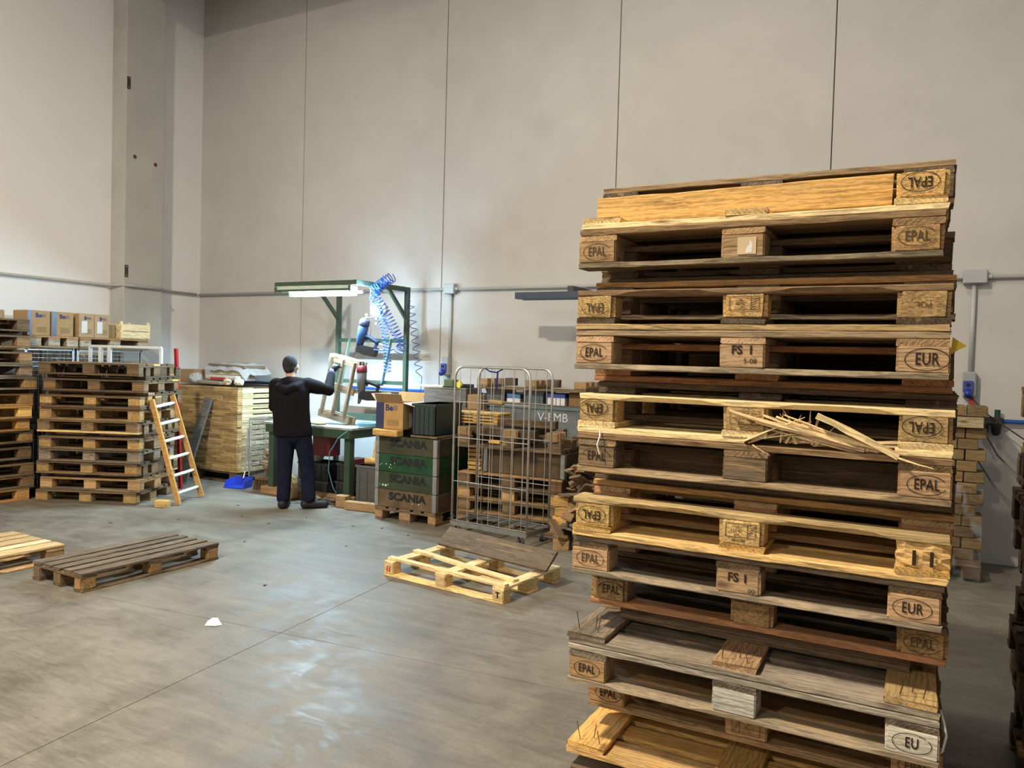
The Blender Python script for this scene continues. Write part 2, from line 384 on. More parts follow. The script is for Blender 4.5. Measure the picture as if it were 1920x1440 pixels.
def oval_mesh(a, b, w, cut=None):
    k = (a, b, w, cut)
    if k not in _oval:
        n = 40; vs = []; fs = []; rng_ = range(n) if cut is None else range(int(n*cut[0]), int(n*cut[1]))
        for i in range(n):
            t = 2*math.pi*i/n; vs += [(a*math.cos(t), b*math.sin(t), 0), ((a-w)*math.cos(t), (b-w)*math.sin(t), 0)]
        for i in rng_:
            j = (i+1) % n; fs.append((2*(i % n), 2*j, 2*j+1, 2*(i % n)+1))
        me = bpy.data.meshes.new('oval'); me.from_pydata(vs, [], fs); me.update(); _oval[k] = me
    return _oval[k]
_stampc = {}
def stamp_mesh(txt, style):
    """one flat print: lettering (+ oval or frame) joined in one mesh"""
    k = (txt, style)
    if k in _stampc: return _stampc[k]
    bm = bmesh.new()
    def put(me, M):
        n0 = len(bm.verts); bm.from_mesh(me); bm.verts.ensure_lookup_table()
        for v in bm.verts[n0:]: v.co = M @ v.co
    if style.startswith('oval'):
        put(text_mesh(txt, .036, 1.05, .0005), Matrix.Diagonal((.86, 1.28, 1, 1)))
        put(oval_mesh(.054, .031, .0022, {'oval': None, 'ovalcut': (.08, .95), 'ovaltop': (0.02, .48), 'ovalpart': (.14, 1.12)}.get(style, None)), Matrix())
    elif style == 'ippc':
        for (x0, y0, x1, y1) in ((-.048, -.026, .048, -.026), (-.048, .018, .048, .018), (-.048, -.026, -.048, .018), (.048, -.026, .048, .018), (-.022, -.026, -.022, .018)):
            q = MB().bar((x0, y0, 0), (x1, y1, 0), .0016, .0004).mesh('q'); put(q, Matrix())
        for i in range(4):
            q = MB().bar((-.046+.004*i, -.020+.009*i, 0), (-.030+.003*i, -.014+.009*i, 0), .0018, .0004).mesh('q'); put(q, Matrix())
        for j, line in enumerate(txt.split('|')):
            y = .010-.013*j if j < 3 else .028
            put(text_mesh(line, .0135 if j < 3 else .013), Matrix.Translation((.013 if j < 3 else .005, y, 0)))
    else:
        put(text_mesh(txt, {'bold': .040, 'small': .024, 'letter': .06}[style], 1.0, {'bold': .0012, 'small': 0, 'letter': .002}[style]), Matrix.Diagonal((1, 1.0, 1, 1)))
    me = bpy.data.meshes.new('stamp'); bm.to_mesh(me); bm.free(); _stampc[k] = me; return me
_inked = {}
def stamp(parent, txt, style, back, ink, dx=0, dz=0, half=.05, tilt=0, scale=1.0):
    key = (txt, style, ink.name)
    if key not in _inked:
        me = stamp_mesh(txt, style).copy(); me.materials.append(ink); _inked[key] = me
    o = obj('stamp', _inked[key], None, parent, (dx, (half+.0022) * (1 if back else -1), dz), (R(90), tilt, R(180) if back else 0))
    o.scale = (scale, scale, scale)
    return o
def pallet(loc, rz, label, group, pal, flip=False, Wd=.8, Lg=1.2, hi=False, skip=(), chip=(), stamps=(), name='pallet', tilt=(0, 0), seed=None, blkcol=None, cols=None, cat='pallet', deck_n=5, bx=.145, dw=None):
    """a block pallet. local x: length, local y: width, z up from its feet (or from its deck when flipped)"""
    rg = random.Random(seed if seed is not None else hash(label) % 1000 if False else sum(ord(ch)*(i+1) for i, ch in enumerate(label)) % 9973)
    t = thing(name, label, cat, loc, rz, group)
    if flip:
        t.rotation_euler = (R(180)+tilt[0], tilt[1], rz); t.location = (loc[0], loc[1], loc[2]+.144)
    else: t.rotation_euler = (tilt[0], tilt[1], rz)
    dk, sr, bl, bt = pal
    hw, hl = Wd/2, Lg/2
    cols = cols or {}; blkcol = blkcol or {}
    ws = dw or [.145, .10, .145, .10, .145]; deck_n = len(ws)
    gap = (Wd-sum(ws))/(deck_n-1); y = -hw
    for i, w in enumerate(ws):
        if ('deck', i) not in skip:
            o = obj('deck_board', pm('board', Lg, w, .0208, hi=hi, var=rg.randrange(6)), None, t, (rg.uniform(-.003, .003), y+w/2, .133), (0, 0, R(180) if rg.random() < .5 else 0), jit(cols.get(('deck', i), dk), .14, rg))
        y += w+gap
    for i in range(3):
        if ('str', i) in skip: continue
        obj('stringer_board', pm('board', Wd, bx, .021, hi=hi, var=rg.randrange(6)), None, t, ((i-1)*(hl-bx/2), rg.uniform(-.002, .002), .111), (0, 0, R(90)), jit(cols.get(('str', i), sr), .12, rg))
    blocks = {}
    for j, (yy, bw) in enumerate(((-hw+.05, .1), (0, .145 if Wd > .7 else .1), (hw-.05, .1))):
        if ('bot', j) not in skip:
            obj('bottom_board', pm('bottom', Lg, bw, .0208, hi=hi, var=rg.randrange(5)), None, t, (rg.uniform(-.003, .003), yy, .011), (0, 0, R(180) if rg.random() < .5 else 0), jit(cols.get(('bot', j), bt), .14, rg))
        for i in range(3):
            if ('blk', i, j) in skip: continue
            isch = (not isinstance(chip, str) and (i, j) in chip) or chip == 'all' or (chip == 'front' and j == (2 if flip else 0))
            c = blkcol.get((i, j), (CHIP if isch else bl))
            blocks[(i, j)] = obj('block', pm('chip' if isch else 'block', bx, bw, .078, hi=hi, var=rg.randrange(5)), None, t, ((i-1)*(hl-bx/2)+rg.uniform(-.003, .003), yy, .061), (0, 0, 0), jit(c, .08, rg))
    for st in stamps:
        i, txt, style = st[0], st[1], st[2]; kw = dict(st[3]) if len(st) > 3 else {}
        j = 2 if flip else 0; ii = 2-i if False else i
        b = blocks.get((ii, j))
        if b is None: continue
        ink = kw.pop('ink', M_INK)
        stamp(b, txt, style, flip, ink, half=.05+kw.pop('half_add', 0), **kw)
    t['_'] = 0; del t['_']
    return t
# --------------------------------------------------- the big stack in the foreground
BG = 'pallets of the tall stack in the foreground'
cx = lambda x: x+.6
def big(xl, yf, z, what, pal, **kw):
    kw.setdefault('hi', True)
    return pallet((xl+.6, yf+.4, z), kw.pop('rz', 0.0), what+' in the tall foreground stack', BG, pal, **kw)
E5 = ('EPAL', 'oval')
zq = .332
# bottom, mostly below the frame
big(-1.09, 2.62, 0, 'lowest upright pallet', (TAN, TAN, TAN, TAN), seed=3)
big(-1.10, 2.60, .144, 'dark inverted pallet second from the floor', (BRN, BRN, BRN, BRN), flip=True, seed=4)
big(-1.085, 2.757, .144+.044, 'brown upright pallet third from the floor', (TAN, TAN, TAN, TAN), seed=5)
# Q inverted with bare front nails, O upright on it
NOFR = {('blk', i, 2) for i in range(3)} | {('bot', 2)}
Q = big(-1.116, 2.605, zq, 'golden inverted pallet with bare nails and no front blocks', (GOLD, GOLD, TAN, GOLD), flip=True, skip=NOFR | {('bot', 0), ('bot', 1)}, seed=6, cols={('deck', 4): (.55, .34, .13, .25)})
O = big(-1.10, 2.757, .456, 'tan upright pallet set back above the golden nailed one', (TAN, TAN, TAN, TAN), seed=7, stamps=((0, 'EPAL', 'oval', {'dx': .01}), (1, 'HT|PL 12|S', 'ippc', {'ink': M_FADED}), (2, 'EPAL', 'oval', {'ink': M_FADED})))
N = big(-1.117, 2.597, .601, 'weathered upright pallet with bleached centre and right blocks', (GREY, GREY, TAN, GREY), seed=8, blkcol={(1, 0): (.60, .56, .48, .35), (2, 0): (.58, .54, .46, .3)}, cols={('deck', 0): (.50, .42, .32, .55), ('bot', 0): (.42, .31, .20, .5)},
        stamps=((0, 'EPAL', 'oval', {'scale': .95}), (2, 'EU', 'ovalpart')))
Lp = big(-1.122, 2.599, .746, 'grey weathered inverted pallet with bare nails and no front blocks', (GREY, PINK, TAN, GREY), flip=True, skip=NOFR, seed=9, cols={('deck', 4): (.36, .29, .22, .7), ('str', 0): GREY, ('str', 2): (.45, .29, .12, .4)})
for k, (yy) in enumerate((.12, -.1)):
    for q in range(3): obj('packing_board', pm('board', 1.0, .1, .022, hi=True, var=q), None, Lp, (.02, yy, .089-.022*q), (0, 0, 0), BRN)
Mp = big(-1.10, 2.754, .858, 'brown chipboard-block pallet set back above the grey nailed one', (BRN, AGED, AGED, RED_), seed=10, chip='all', blkcol={(i, j): CHIPD for i in range(3) for j in range(3)},
         stamps=((0, 'EPAL', 'ovaltop', {'dx': .012}), (2, 'EPAL', 'ovalcut', {'ink': M_FADED})))
K = big(-1.122, 2.612, 1.004, 'worn upright pallet with lettered blocks below the golden one', (GREY, AGED, PINK, AGED), seed=11, cols={('deck', 0): (.21, .145, .09, .6), ('bot', 0): (.36, .27, .18, .6), ('str', 0): AGED, ('str', 1): AGED},
        stamps=((0, 'EPAL', 'oval', {'ink': M_FADED}), (1, 'FS 1', 'bold', {'dz': .012}), (1, '00', 'small', {'dx': .045, 'dz': -.027, 'ink': M_FADED}), (2, 'EUR', 'oval', {'dx': -.005})))
# nested pairs: an inverted one and an upright one slid into it, front edges staggered
def z_of(z): return z
PI_ = big(-1.110, 2.590, 1.15, 'golden inverted pallet with one badly chipped right block', (GOLD, GOLD, GOLD, (.52, .37, .17, .45)), flip=True, seed=12, chip=((0, 2), (1, 2)), blkcol={(0, 2): (.62, .40, .15, 0), (1, 2): (.62, .41, .17, 0), (2, 2): (.58, .36, .14, .2)}, cols={('deck', 4): (.64, .42, .17, .1)},
          stamps=((0, 'EPAL', 'oval', {'dx': -.005}), (1, 'HT|14 223|PL|188-0-08', 'ippc', {'dz': -.004}), (2, '1 1', 'letter', {'dz': .004, 'half_add': .003})))
J = big(-1.098, 2.747, 1.15+.044, 'brown upright pallet nested behind the golden inverted one', (TAN, TAN, RED_, TAN), seed=13, cols={('deck', 0): (.45, .27, .11, .2)})
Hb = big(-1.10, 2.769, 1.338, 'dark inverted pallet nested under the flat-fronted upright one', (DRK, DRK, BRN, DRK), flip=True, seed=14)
Hp = big(-1.110, 2.612, 1.382, 'dull brown upright pallet just below the splintered one', (AGED, AGED, AGED, AGED), seed=15, cols={('deck', 0): (.32, .20, .10, .5), ('bot', 0): (.34, .235, .13, .7)}, blkcol={(2, 0): PINK},
         stamps=((0, 'EPAL', 'ovaltop'), (2, 'EPAL', 'ovalcut', {'dx': .005})))
obj('inner_board', pm('board', 1.0, .145, .022, hi=True, var=2), None, Hp, (.0, -.15, .062), (R(90), 0, 0), BRN)
G = big(-1.115, 2.615, 1.526, 'new pale inverted pallet with a splintered front deck board', (NEWP, NEWP, NEW, NEWP), flip=True, seed=16, chip='front', skip={('deck', 4)}, cols={('bot', 2): NEWP}, blkcol={(i, 2): (.50, .325, .14, 0) for i in range(3)},
        stamps=((0, 'EPAL', 'oval', {'dz': -.010, 'dx': -.012}), (1, 'HT|PL-9 3204|HT|', 'ippc', {'ink': M_FADED}), (2, 'EPAL', 'oval', {'dz': -.008, 'dx': -.01})))
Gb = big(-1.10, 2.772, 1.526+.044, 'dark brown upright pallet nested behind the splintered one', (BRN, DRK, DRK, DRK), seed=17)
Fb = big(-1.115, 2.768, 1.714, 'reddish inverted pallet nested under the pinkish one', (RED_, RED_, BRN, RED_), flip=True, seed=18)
Fp = big(-1.132, 2.611, 1.758, 'pinkish upright pallet with large lettering on every front block', (PINK, PINK, PINK, AGED), seed=19, cols={('deck', 0): (.40, .275, .16, .4), ('bot', 0): (.36, .27, .17, .6)},
         stamps=((0, 'EPAL', 'ovalcut'), (1, 'FS  I', 'bold', {'dz': .018, 'ink': M_INK}), (1, '5-08', 'small', {'dx': .028, 'dz': -.018}), (2, 'EUR', 'oval', {'dx': .01, 'scale': 1.12})))
Ep = big(-1.134, 2.613, 1.902, 'inverted chipboard-block pallet on top of the pinkish one', (AGED, DRK, TAN, AGED), flip=True, seed=20, chip='front', blkcol={(0, 2): (.60, .38, .15, 0), (1, 2): (.58, .37, .155, 0), (2, 2): (.46, .29, .125, 0)}, cols={('deck', 4): (.46, .31, .14, .3)},
         stamps=((0, 'EPAL', 'ovaltop', {'dz': .0, 'ink': M_FADED}), (1, '11111|50-08|IT|', 'ippc', {'dz': -.004}), (2, 'POL', 'small', {'ink': M_FADED})))
D2 = big(-1.12, 2.77, 1.902+.044, 'orange-brown upright pallet nested behind the chipboard-block one', (ORA, BRN, BRN, BRN), seed=21, cols={('deck', 0): (.42, .23, .09, .1)})
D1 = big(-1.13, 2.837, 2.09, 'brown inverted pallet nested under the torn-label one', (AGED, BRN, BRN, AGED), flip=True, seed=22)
Cp = big(-1.158, 2.68, 2.134, 'brown upright pallet with a torn paper label', (AGED, TAN, TAN, AGED), seed=23, chip=((2, 0),), blkcol={(2, 0): (.44, .28, .12, 0)}, cols={('deck', 0): (.30, .18, .08, .4), ('bot', 0): (.31, .235, .13, .7)},
         stamps=((0, 'EPAL', 'ovalcut', {'ink': M_FADED, 'scale': 1.02}), (2, 'EPAL', 'ovalcut', {'ink': M_FADED, 'dz': .004})))
NOB = {('blk', 0, 2), ('blk', 1, 2), ('bot', 2)}
Bp = big(-1.152, 2.687, 2.278, 'new pale inverted pallet with two missing front blocks', (NEWP, NEW, NEW, NEW), flip=True, seed=24, chip='front', skip=NOB, blkcol={(2, 2): (.62, .40, .155, 0)}, stamps=((2, 'EPAL', 'oval', {'dz': -.006, 'dx': -.006}),), tilt=(0, 0))
obj('edge_board', pm('board', 1.03, .0995, .024, hi=True, var=3), None, Bp, (-.075, .275, .050), (R(90), 0, 0), (.62, .37, .125, .22))
Ap = big(-1.135, 2.844, 2.322, 'weathered pallet with split deck board on the very top', (GREY, GREY, BRN, BRN), seed=25, cols={('deck', 0): (.38, .27, .16, .55)})
# torn label, nails and splinters on the big stack
def blocks_of(p): return [o for o in p.children if o.name.split('.')[0] == 'block']
def find_block(p, x, y): return min(blocks_of(p), key=lambda o: abs(o.location.x-x)+abs(o.location.y-y))
b = find_block(Cp, 0, -.35)
obj('paper_label', MB().box(0, 0, 0, .062, .0006, .058), M_CARD, b, (.014, -.0525, -.002), color=(.62, .47, .30))
obj('label_remnant', MB().prism([(-.010, -.024), (.012, -.022), (.013, .004), (.006, .024), (.002, .004), (-.006, -.004)], .0006, (0, 0, 0), (1, 0, 0), (0, 0, 1)), M_WHITE, b, (.020, -.0533, -.004))
nail_me = MB().cyl((0, 0, 0), (0, 0, .062), .0017, n=6); nail_me.cyl((0, 0, .060), (0, 0, .062), .0017, n=6)
nail_me = nail_me.mesh('nail'); nail_me.materials.append(M_METAL)
rn = random.Random(5)
for P_ in (Q, Lp):
    for i in range(3):
        for k in range(3):
            x = (i-1)*.5275+(-.035, .004, .038)[k]+rn.uniform(-.008, .008)
            o = obj('nail', nail_me, None, P_, (x, .40-.03-(k % 2)*.035, .098), (R(180)+rn.uniform(-.25, .25), rn.uniform(-.25, .25), 0), (.16, .11, .08))
            o.scale = (1, 1, rn.uniform(.75, 1.15))
# the splintered front deck board of the pale pallet
G0 = G; yb = .40-.0725; zb = .133
obj('deck_board', board_mesh(.60, .145, .022, 501, 10), MW, G0, (-.30, yb, zb), (0, 0, 0), NEWP, label='left stub of the snapped pale deck board')
obj('deck_board', board_mesh(.15, .145, .022, 502, 6), MW, G0, (.525, yb, zb), (0, 0, 0), NEWP, label='right stub of the snapped pale deck board')
def sliver(L, w, t, seed, tip=.25):
    r = random.Random(seed); m = MB(); n = 5; vs = []
    for i in range(n+1):
        x = L*i/n; k = 1-(1-tip)*(i/n)**1.5; bend = .03*L*math.sin(i/n*3+seed)
        for y, z in ((-1, -1), (1, -1), (1, 1), (-1, 1)):
            vs.append((x, y*w/2*k+bend*.4+r.uniform(-1, 1)*w*.08, z*t/2*k+bend*.6+r.uniform(-1, 1)*t*.12))
    fs = [(i*4+k, i*4+(k+1) % 4, (i+1)*4+(k+1) % 4, (i+1)*4+k) for i in range(n) for k in range(4)]+[(3, 2, 1, 0), tuple(n*4+k for k in range(4))]
    me = m.add(vs, fs).mesh('splinter'); me.materials.append(MW); return me
SL = [sliver(.34, .020, .010, 1), sliver(.28, .013, .007, 2), sliver(.20, .010, .006, 3), sliver(.12, .007, .005, 4), sliver(.38, .028, .013, 5, .5), sliver(.26, .018, .008, 6)]
# world-space fan: from the right break back up to the left, from the left break up to the right
def spl(me, p, ang, out, col, tw=0.0, sc=1.0):
    o = obj('splinter', me, None, G0)
    Wm = Matrix.Translation(p) @ Matrix.Rotation(out, 4, 'Z') @ Matrix.Rotation(-ang, 4, 'Y') @ Matrix.Rotation(tw, 4, 'X')
    base = Matrix.Translation(G0.location) @ Matrix.Rotation(math.pi, 4, 'X')
    o.matrix_local = base.inverted() @ Wm; o.scale = (sc, sc, sc); o.color = col
x0g, yf = -1.115, 2.615; zd = 1.526+.012
rs = random.Random(11)
SC = [NEWP, (.74, .55, .30, .05), (.55, .36, .24, .05), (.66, .47, .27, .05)]
for k in range(26):   # long strands reaching from the right stub to the upper left
    spl(SL[rs.choice((0, 4, 0, 5))], (x0g+1.04-rs.uniform(0, .10), yf+rs.uniform(.0, .05), zd-.006+rs.uniform(-.004, .006)), R(180-rs.uniform(7, 19)), rs.uniform(-.10, .10), rs.choice(SC), rs.uniform(-.6, .6), rs.uniform(.80, 1.08))
spl(sliver(.26, .030, .020, 21, .9), (x0g+1.06, yf-.012, zd-.012), R(180-24), .05, NEWP)
spl(SL[0], (x0g+.60, yf-.008, zd-.004), R(27), -.05, NEWP, 0, .62); spl(SL[4], (x0g+.61, yf+.01, zd-.004), R(21), .05, SC[2], 0, .55); spl(SL[1], (x0g+.62, yf+.005, zd), R(14), .0, SC[1], 0, .8)
for k in range(22):   # short bristles in the middle
    spl(SL[rs.choice((2, 3, 3))], (x0g+.70+rs.uniform(0, .13), yf+rs.uniform(.0, .06), zd), R(rs.uniform(15, 150)), rs.uniform(-.5, .5), rs.choice(SC), rs.uniform(-1, 1), rs.uniform(.5, .9))
for k in range(5):
    spl(SL[rs.choice((1, 5))], (x0g+.72+rs.uniform(0, .1), yf+.03, zd), R(rs.uniform(-1, 8)), rs.uniform(-.2, .2), rs.choice(SC), 0, rs.uniform(.8, 1.3))
spl(SL[3], (x0g+1.06, yf-.02, zd-.016), R(-12), -.5, NEWP, 0, .9); spl(SL[3], (x0g+.63, yf-.014, zd-.010), R(-25), -.4, NEWP, 0, .6)
# the badly chipped corner block
cbk = find_block(PI_, .5275, .35); bm = bmesh.new(); bmesh.ops.create_cube(bm, size=1.0)
for v in bm.verts: v.co = Vector((v.co.x*.145, v.co.y*.1, v.co.z*.078))
bmesh.ops.subdivide_edges(bm, edges=list(bm.edges), cuts=5, use_grid_fill=True); rq = random.Random(4)
for v in bm.verts:
    if v.co.y > .03: e = max(abs(v.co.x)/.0725, abs(v.co.z)/.039); v.co += Vector((rq.uniform(-.004, .004), rq.uniform(-.010, .004)-.010*max(0, e-.8)/.2*rq.random(), rq.uniform(-.004, .004)))
cme = bpy.data.meshes.new('chipped_block'); bm.to_mesh(cme); bm.free(); cme.materials.append(MW); cbk.data = cme; cbk['label'] = 'badly chipped corner block'
# chips and loose tape on the stack
obj('plastic_tape', MB().tube([(0, 0, 0), (.004, -.01, -.02), (-.003, -.016, -.05), (.006, -.012, -.085)], .003, 5), M_PLAST, Hp, (-.515, -.405, .155), color=(.85, .85, .82))
tp = MB().tube([(0, 0, .0), (.012, -.01, -.03), (.02, -.012, -.07), (.012, -.006, -.12), (-.002, 0, -.14)], .004, 5)
obj('torn_strap', tp.mesh('torn_strap', True), M_PLAST, N, (.60, -.37, .17), color=(.55, .55, .52))
obj('yellow_tag', MB().prism([(-.02, -.025), (.022, .0), (-.016, .026)], .003, (0, 0, 0), (1, 0, 0), (0, 0, 1)), M_PLAST, Fp, (.622, -.34, .105), color=(.85, .60, .03))
# ------------------------------------------------------------------ other pallet stacks
ORD = ['topmost', 'second', 'third', 'fourth', 'fifth', 'sixth', 'seventh', 'eighth', 'ninth', 'tenth', 'eleventh', 'twelfth', 'thirteenth', 'fourteenth', 'fifteenth', 'sixteenth', 'seventeenth', 'eighteenth', 'nineteenth', 'twentieth', 'twenty-first', 'twenty-second']
CN = {id(v): k for k, v in {'grey': GREY, 'brown': BRN, 'dark': DRK, 'aged brown': AGED, 'tan': TAN, 'orange-tinted': ORA, 'golden': GOLD, 'new pale': NEW, 'pinkish': PINK}.items()}
def stack(seq, cx_, cy_, yaw_, phrase, group, seed, jitter=.02, chips=.3, z0=0.0):
    """seq from the floor up: (kind, colour); U upright, V inverted, N/M nested pair with the upright/inverted one in front"""
    rg = random.Random(seed); lst = []; z = z0
    ey = (-math.sin(yaw_), math.cos(yaw_))
    for kind, colr in seq:
        jx, jy = rg.uniform(-jitter, jitter), rg.uniform(-jitter, jitter); off = .155
        if kind in 'UV': lst.append((z, kind == 'V', 0, colr, jx, jy)); z += .145
        else:
            fr = kind == 'N'; alt = rg.choice((BRN, DRK, AGED))
            lst.append((z, True, off if fr else 0, alt if fr else colr, jx, jy)); lst.append((z+.0445, False, 0 if fr else off, colr if fr else alt, jx, jy)); z += .189
    n = len(lst); out = []
    for i, (zz, fl_, o_, colr, jx, jy) in enumerate(lst):
        k = n-1-i; od = ORD[k]; lab = ('topmost pallet' if k == 0 else od+' pallet from the top')+' of '+phrase+', '+CN.get(id(colr), 'brown')+(', inverted' if fl_ else '')
        out.append(pallet((cx_+jx+ey[0]*o_, cy_+jy+ey[1]*o_, zz), yaw_+rg.uniform(-.012, .012), lab, group, (tuple(c*.85 for c in colr[:3])+(colr[3],), colr, jit(tuple(min(1, c*1.35) for c in colr[:3])+(colr[3]*.6,), .2, rg), jit(colr, .25, rg)), flip=fl_, seed=rg.randrange(9999), cols={(rg.choice(('deck', 'bot')), rg.randrange(5)): rg.choice((TAN, GOLD, GREY, TAN, NEW)) for _ in range(2)}, chip='front' if rg.random() < chips else ()))
    return out, z
S2, z2 = stack([('U', AGED), ('U', TAN), ('N', AGED), ('U', GREY), ('U', AGED), ('N', AGED), ('U', TAN), ('M', BRN), ('U', BRN), ('N', BRN)], -8.60, 5.873, R(24.3), 'the stack behind the ladder', 'pallets of the stack behind the ladder', 31, jitter=.032)
S1, z1 = stack([('U', ORA), ('U', AGED), ('M', AGED), ('U', BRN), ('N', AGED), ('U', ORA), ('U', GOLD), ('U', ORA), ('N', GREY), ('U', GREY), ('M', AGED), ('U', AGED), ('N', BRN)], -9.56, 4.69, R(90), 'the leftmost stack', 'pallets of the leftmost stack', 32, jitter=.035)
obj('wood_block', block_mesh(.25, .18, .10, 3), MW, None, (-9.45, 4.95, z1+.05), (0, 0, .2), TAN, label='loose wooden block on top of the leftmost pallet stack', cat='wood block')
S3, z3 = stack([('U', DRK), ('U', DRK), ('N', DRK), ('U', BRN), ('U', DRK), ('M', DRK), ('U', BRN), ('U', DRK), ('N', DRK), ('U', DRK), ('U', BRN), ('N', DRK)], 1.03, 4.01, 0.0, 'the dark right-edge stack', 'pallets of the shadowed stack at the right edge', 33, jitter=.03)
obj('added_plywood_sheet', bevel_box(1.18, .02, 2.44, .002), MW, None, (-.57, 3.68, 1.221), (R(0), 0, 0), (.10, .062, .034, .4), label='dark plywood sheet added behind the tall foreground stack to darken its gaps', cat='plywood sheet')  # added sheet: stops the bright wall showing through the stack's gaps
S4, z4 = stack([('U', (DRK, BRN)[k % 2]) for k in range(14)], -.565, 4.12, 0.0, 'the stack hidden behind the tall one', 'added light-blocking pallets hidden behind the tall stack', 34, jitter=.01)  # added stack, out of sight, blocks light from the floor at the right
S6, z6 = stack([('U', (BRN, DRK, AGED)[k % 3]) for k in range(16)], 1.17, 3.15, 0.0, 'the nearer stack right of the frame', 'added light-blocking pallets right of the frame', 36, jitter=.02)  # added out-of-view stack that keeps light off the right-hand floor
S7, z7 = stack([('U', (DRK, AGED, BRN)[k % 3]) for k in range(15)], 1.20, 2.28, 0.0, 'the nearest stack right of the frame', 'added light-blocking pallets right of the frame', 37, jitter=.02)  # second added out-of-view stack, continues the light block towards the camera
# ------------------------------------------------------------------ pallets lying on the open floor
pallet((-5.64, 4.05, 0), R(88), 'dark weathered wooden pallet lying flat on the open floor', 'pallets lying on the open floor', ((.21, .15, .10, .85), BRN, AGED, BRN), Wd=.64, dw=[.105, .088, .088, .088, .105], bx=.12, hi=True, seed=51, chip='front', blkcol={(i, 0): CHIPD for i in range(3)})
pallet((-6.71, 3.31, 0), R(88.5), 'pale yellow wooden pallet cut off by the left picture edge', 'pallets lying on the open floor', ((.50, .34, .17, .25), TAN, TAN, (.50, .34, .17, .2)), hi=True, seed=52, cols={('deck', 0): (.56, .40, .21, .1), ('deck', 1): (.70, .54, .31, .05)})
bkp = pallet((-3.185, 5.36, 0), R(-6.8), 'pale broken pallet skeleton missing most deck boards, lying on the floor', 'pallets lying on the open floor', (NEWP, NEWP, (.62, .45, .22, .1), NEW), hi=True, seed=53, skip={('deck', i) for i in range(5)}, bx=.10)
for (x0, y0, x1, y1, w) in ((-.60, -.33, .60, -.36, .055), (-.60, -.02, .585, -.215, .062)):
    L_ = math.hypot(x1-x0, y1-y0)
    obj('deck_board', board_mesh(L_, w, .022, 61+int(w*100), 12, jt=.003), MW, bkp, ((x0+x1)/2, (y0+y1)/2, .133), (0, 0, math.atan2(y1-y0, x1-x0)), NEWP, label='narrow split remnant of a deck board')
obj('deck_board', board_mesh(.42, .10, .022, 63, 8), MW, bkp, (-.36, .30, .133), (0, 0, .35), NEWP)
b0 = find_block(bkp, -.55, -.35); b2 = find_block(bkp, .55, -.35)
stamp(b2, 'T', 'letter', False, M_BLACKP)
for dx in (-.012, .014): obj('red_mark', MB().box(0, 0, 0, .012, .0006, .05), M_RED, b0, (dx, -.052, 0), (0, .12, 0))
obj('plank', board_mesh(1.12, .20, .024, 71, 14, jt=.002), MW, None, (-3.06, 5.52, .231), (R(38), R(1.5), R(-8)), (.16, .115, .08, .75), label='dark weathered wide plank resting on the pale broken pallet', cat='plank')
# ------------------------------------------------------------------ stacked boards (fine pieces joined)
def make_island(name, mulr=(.62, 1.25)):
    m, nt, b = mat_new(name); g = NT(nt); oi = g.n('ShaderNodeObjectInfo'); ge = g.n('ShaderNodeNewGeometry'); tc = g.n('ShaderNodeTexCoord')
    f = g.ramp(ge.outputs['Random Per Island'], [(0, mulr[0]), (1, mulr[1])])
    n = g.noise(tc.outputs['Object'], 14, 3, .6); f2 = g.ramp(n, [(.3, .85), (.7, 1.1)])
    g.l(g.mix(1.0, g.mix(1.0, oi.outputs['Color'], f, 'MULTIPLY'), f2, 'MULTIPLY'), b.inputs['Base Color']); b.inputs['Roughness'].default_value = .85
    b.inputs['Specular IOR Level'].default_value = .2
    return m
M_ISL = make_island('cut_board_ends')
rb = random.Random(40)
bd = thing('board_bundle', 'tall strapped bundle of fresh sawn boards on a pallet by the column', 'timber bundle', (-9.02, 7.92, 0))
m = MB(); z = .150
while z < 1.30:
    x = -.83
    while x < .80:
        w = rb.uniform(.11, .36); w = min(w, .83-x); d = rb.uniform(0, .010)
        m.box(x+w/2, -.475+.04+d, z+.0145, w-.002, .08, .0275); x += w
    z += .0298
obj('board_ends', m, M_ISL, bd, color=(.50, .33, .145), kind='stuff')
m = MB(); z = .150
while z < 1.27:
    for q in range(2): m.box(.79+rb.uniform(-.005, .005), .045, z+.0135+.0275*q, .08, .87, .0262)
    for y0, y1 in ((-.39, -.20), (.34, .48)): m.box(.79, (y0+y1)/2, z+.0635, .08, y1-y0, .017)
    z += .0725
obj('spaced_boards', m, M_ISL, bd, color=(.80, .66, .38), kind='stuff')  # cream is fresh-cut wood with the tube lamp's light painted in
obj('core', MB().box(-.02, .02, .73, 1.54, .84, 1.15), MW, bd, color=DRK)
pallet((-9.02, 7.92, 0), 0, 'low brown pallet under the bundle of sawn boards', 'carrying pallets at the back', (AGED, AGED, AGED, AGED), Lg=1.62, Wd=.9, seed=41)
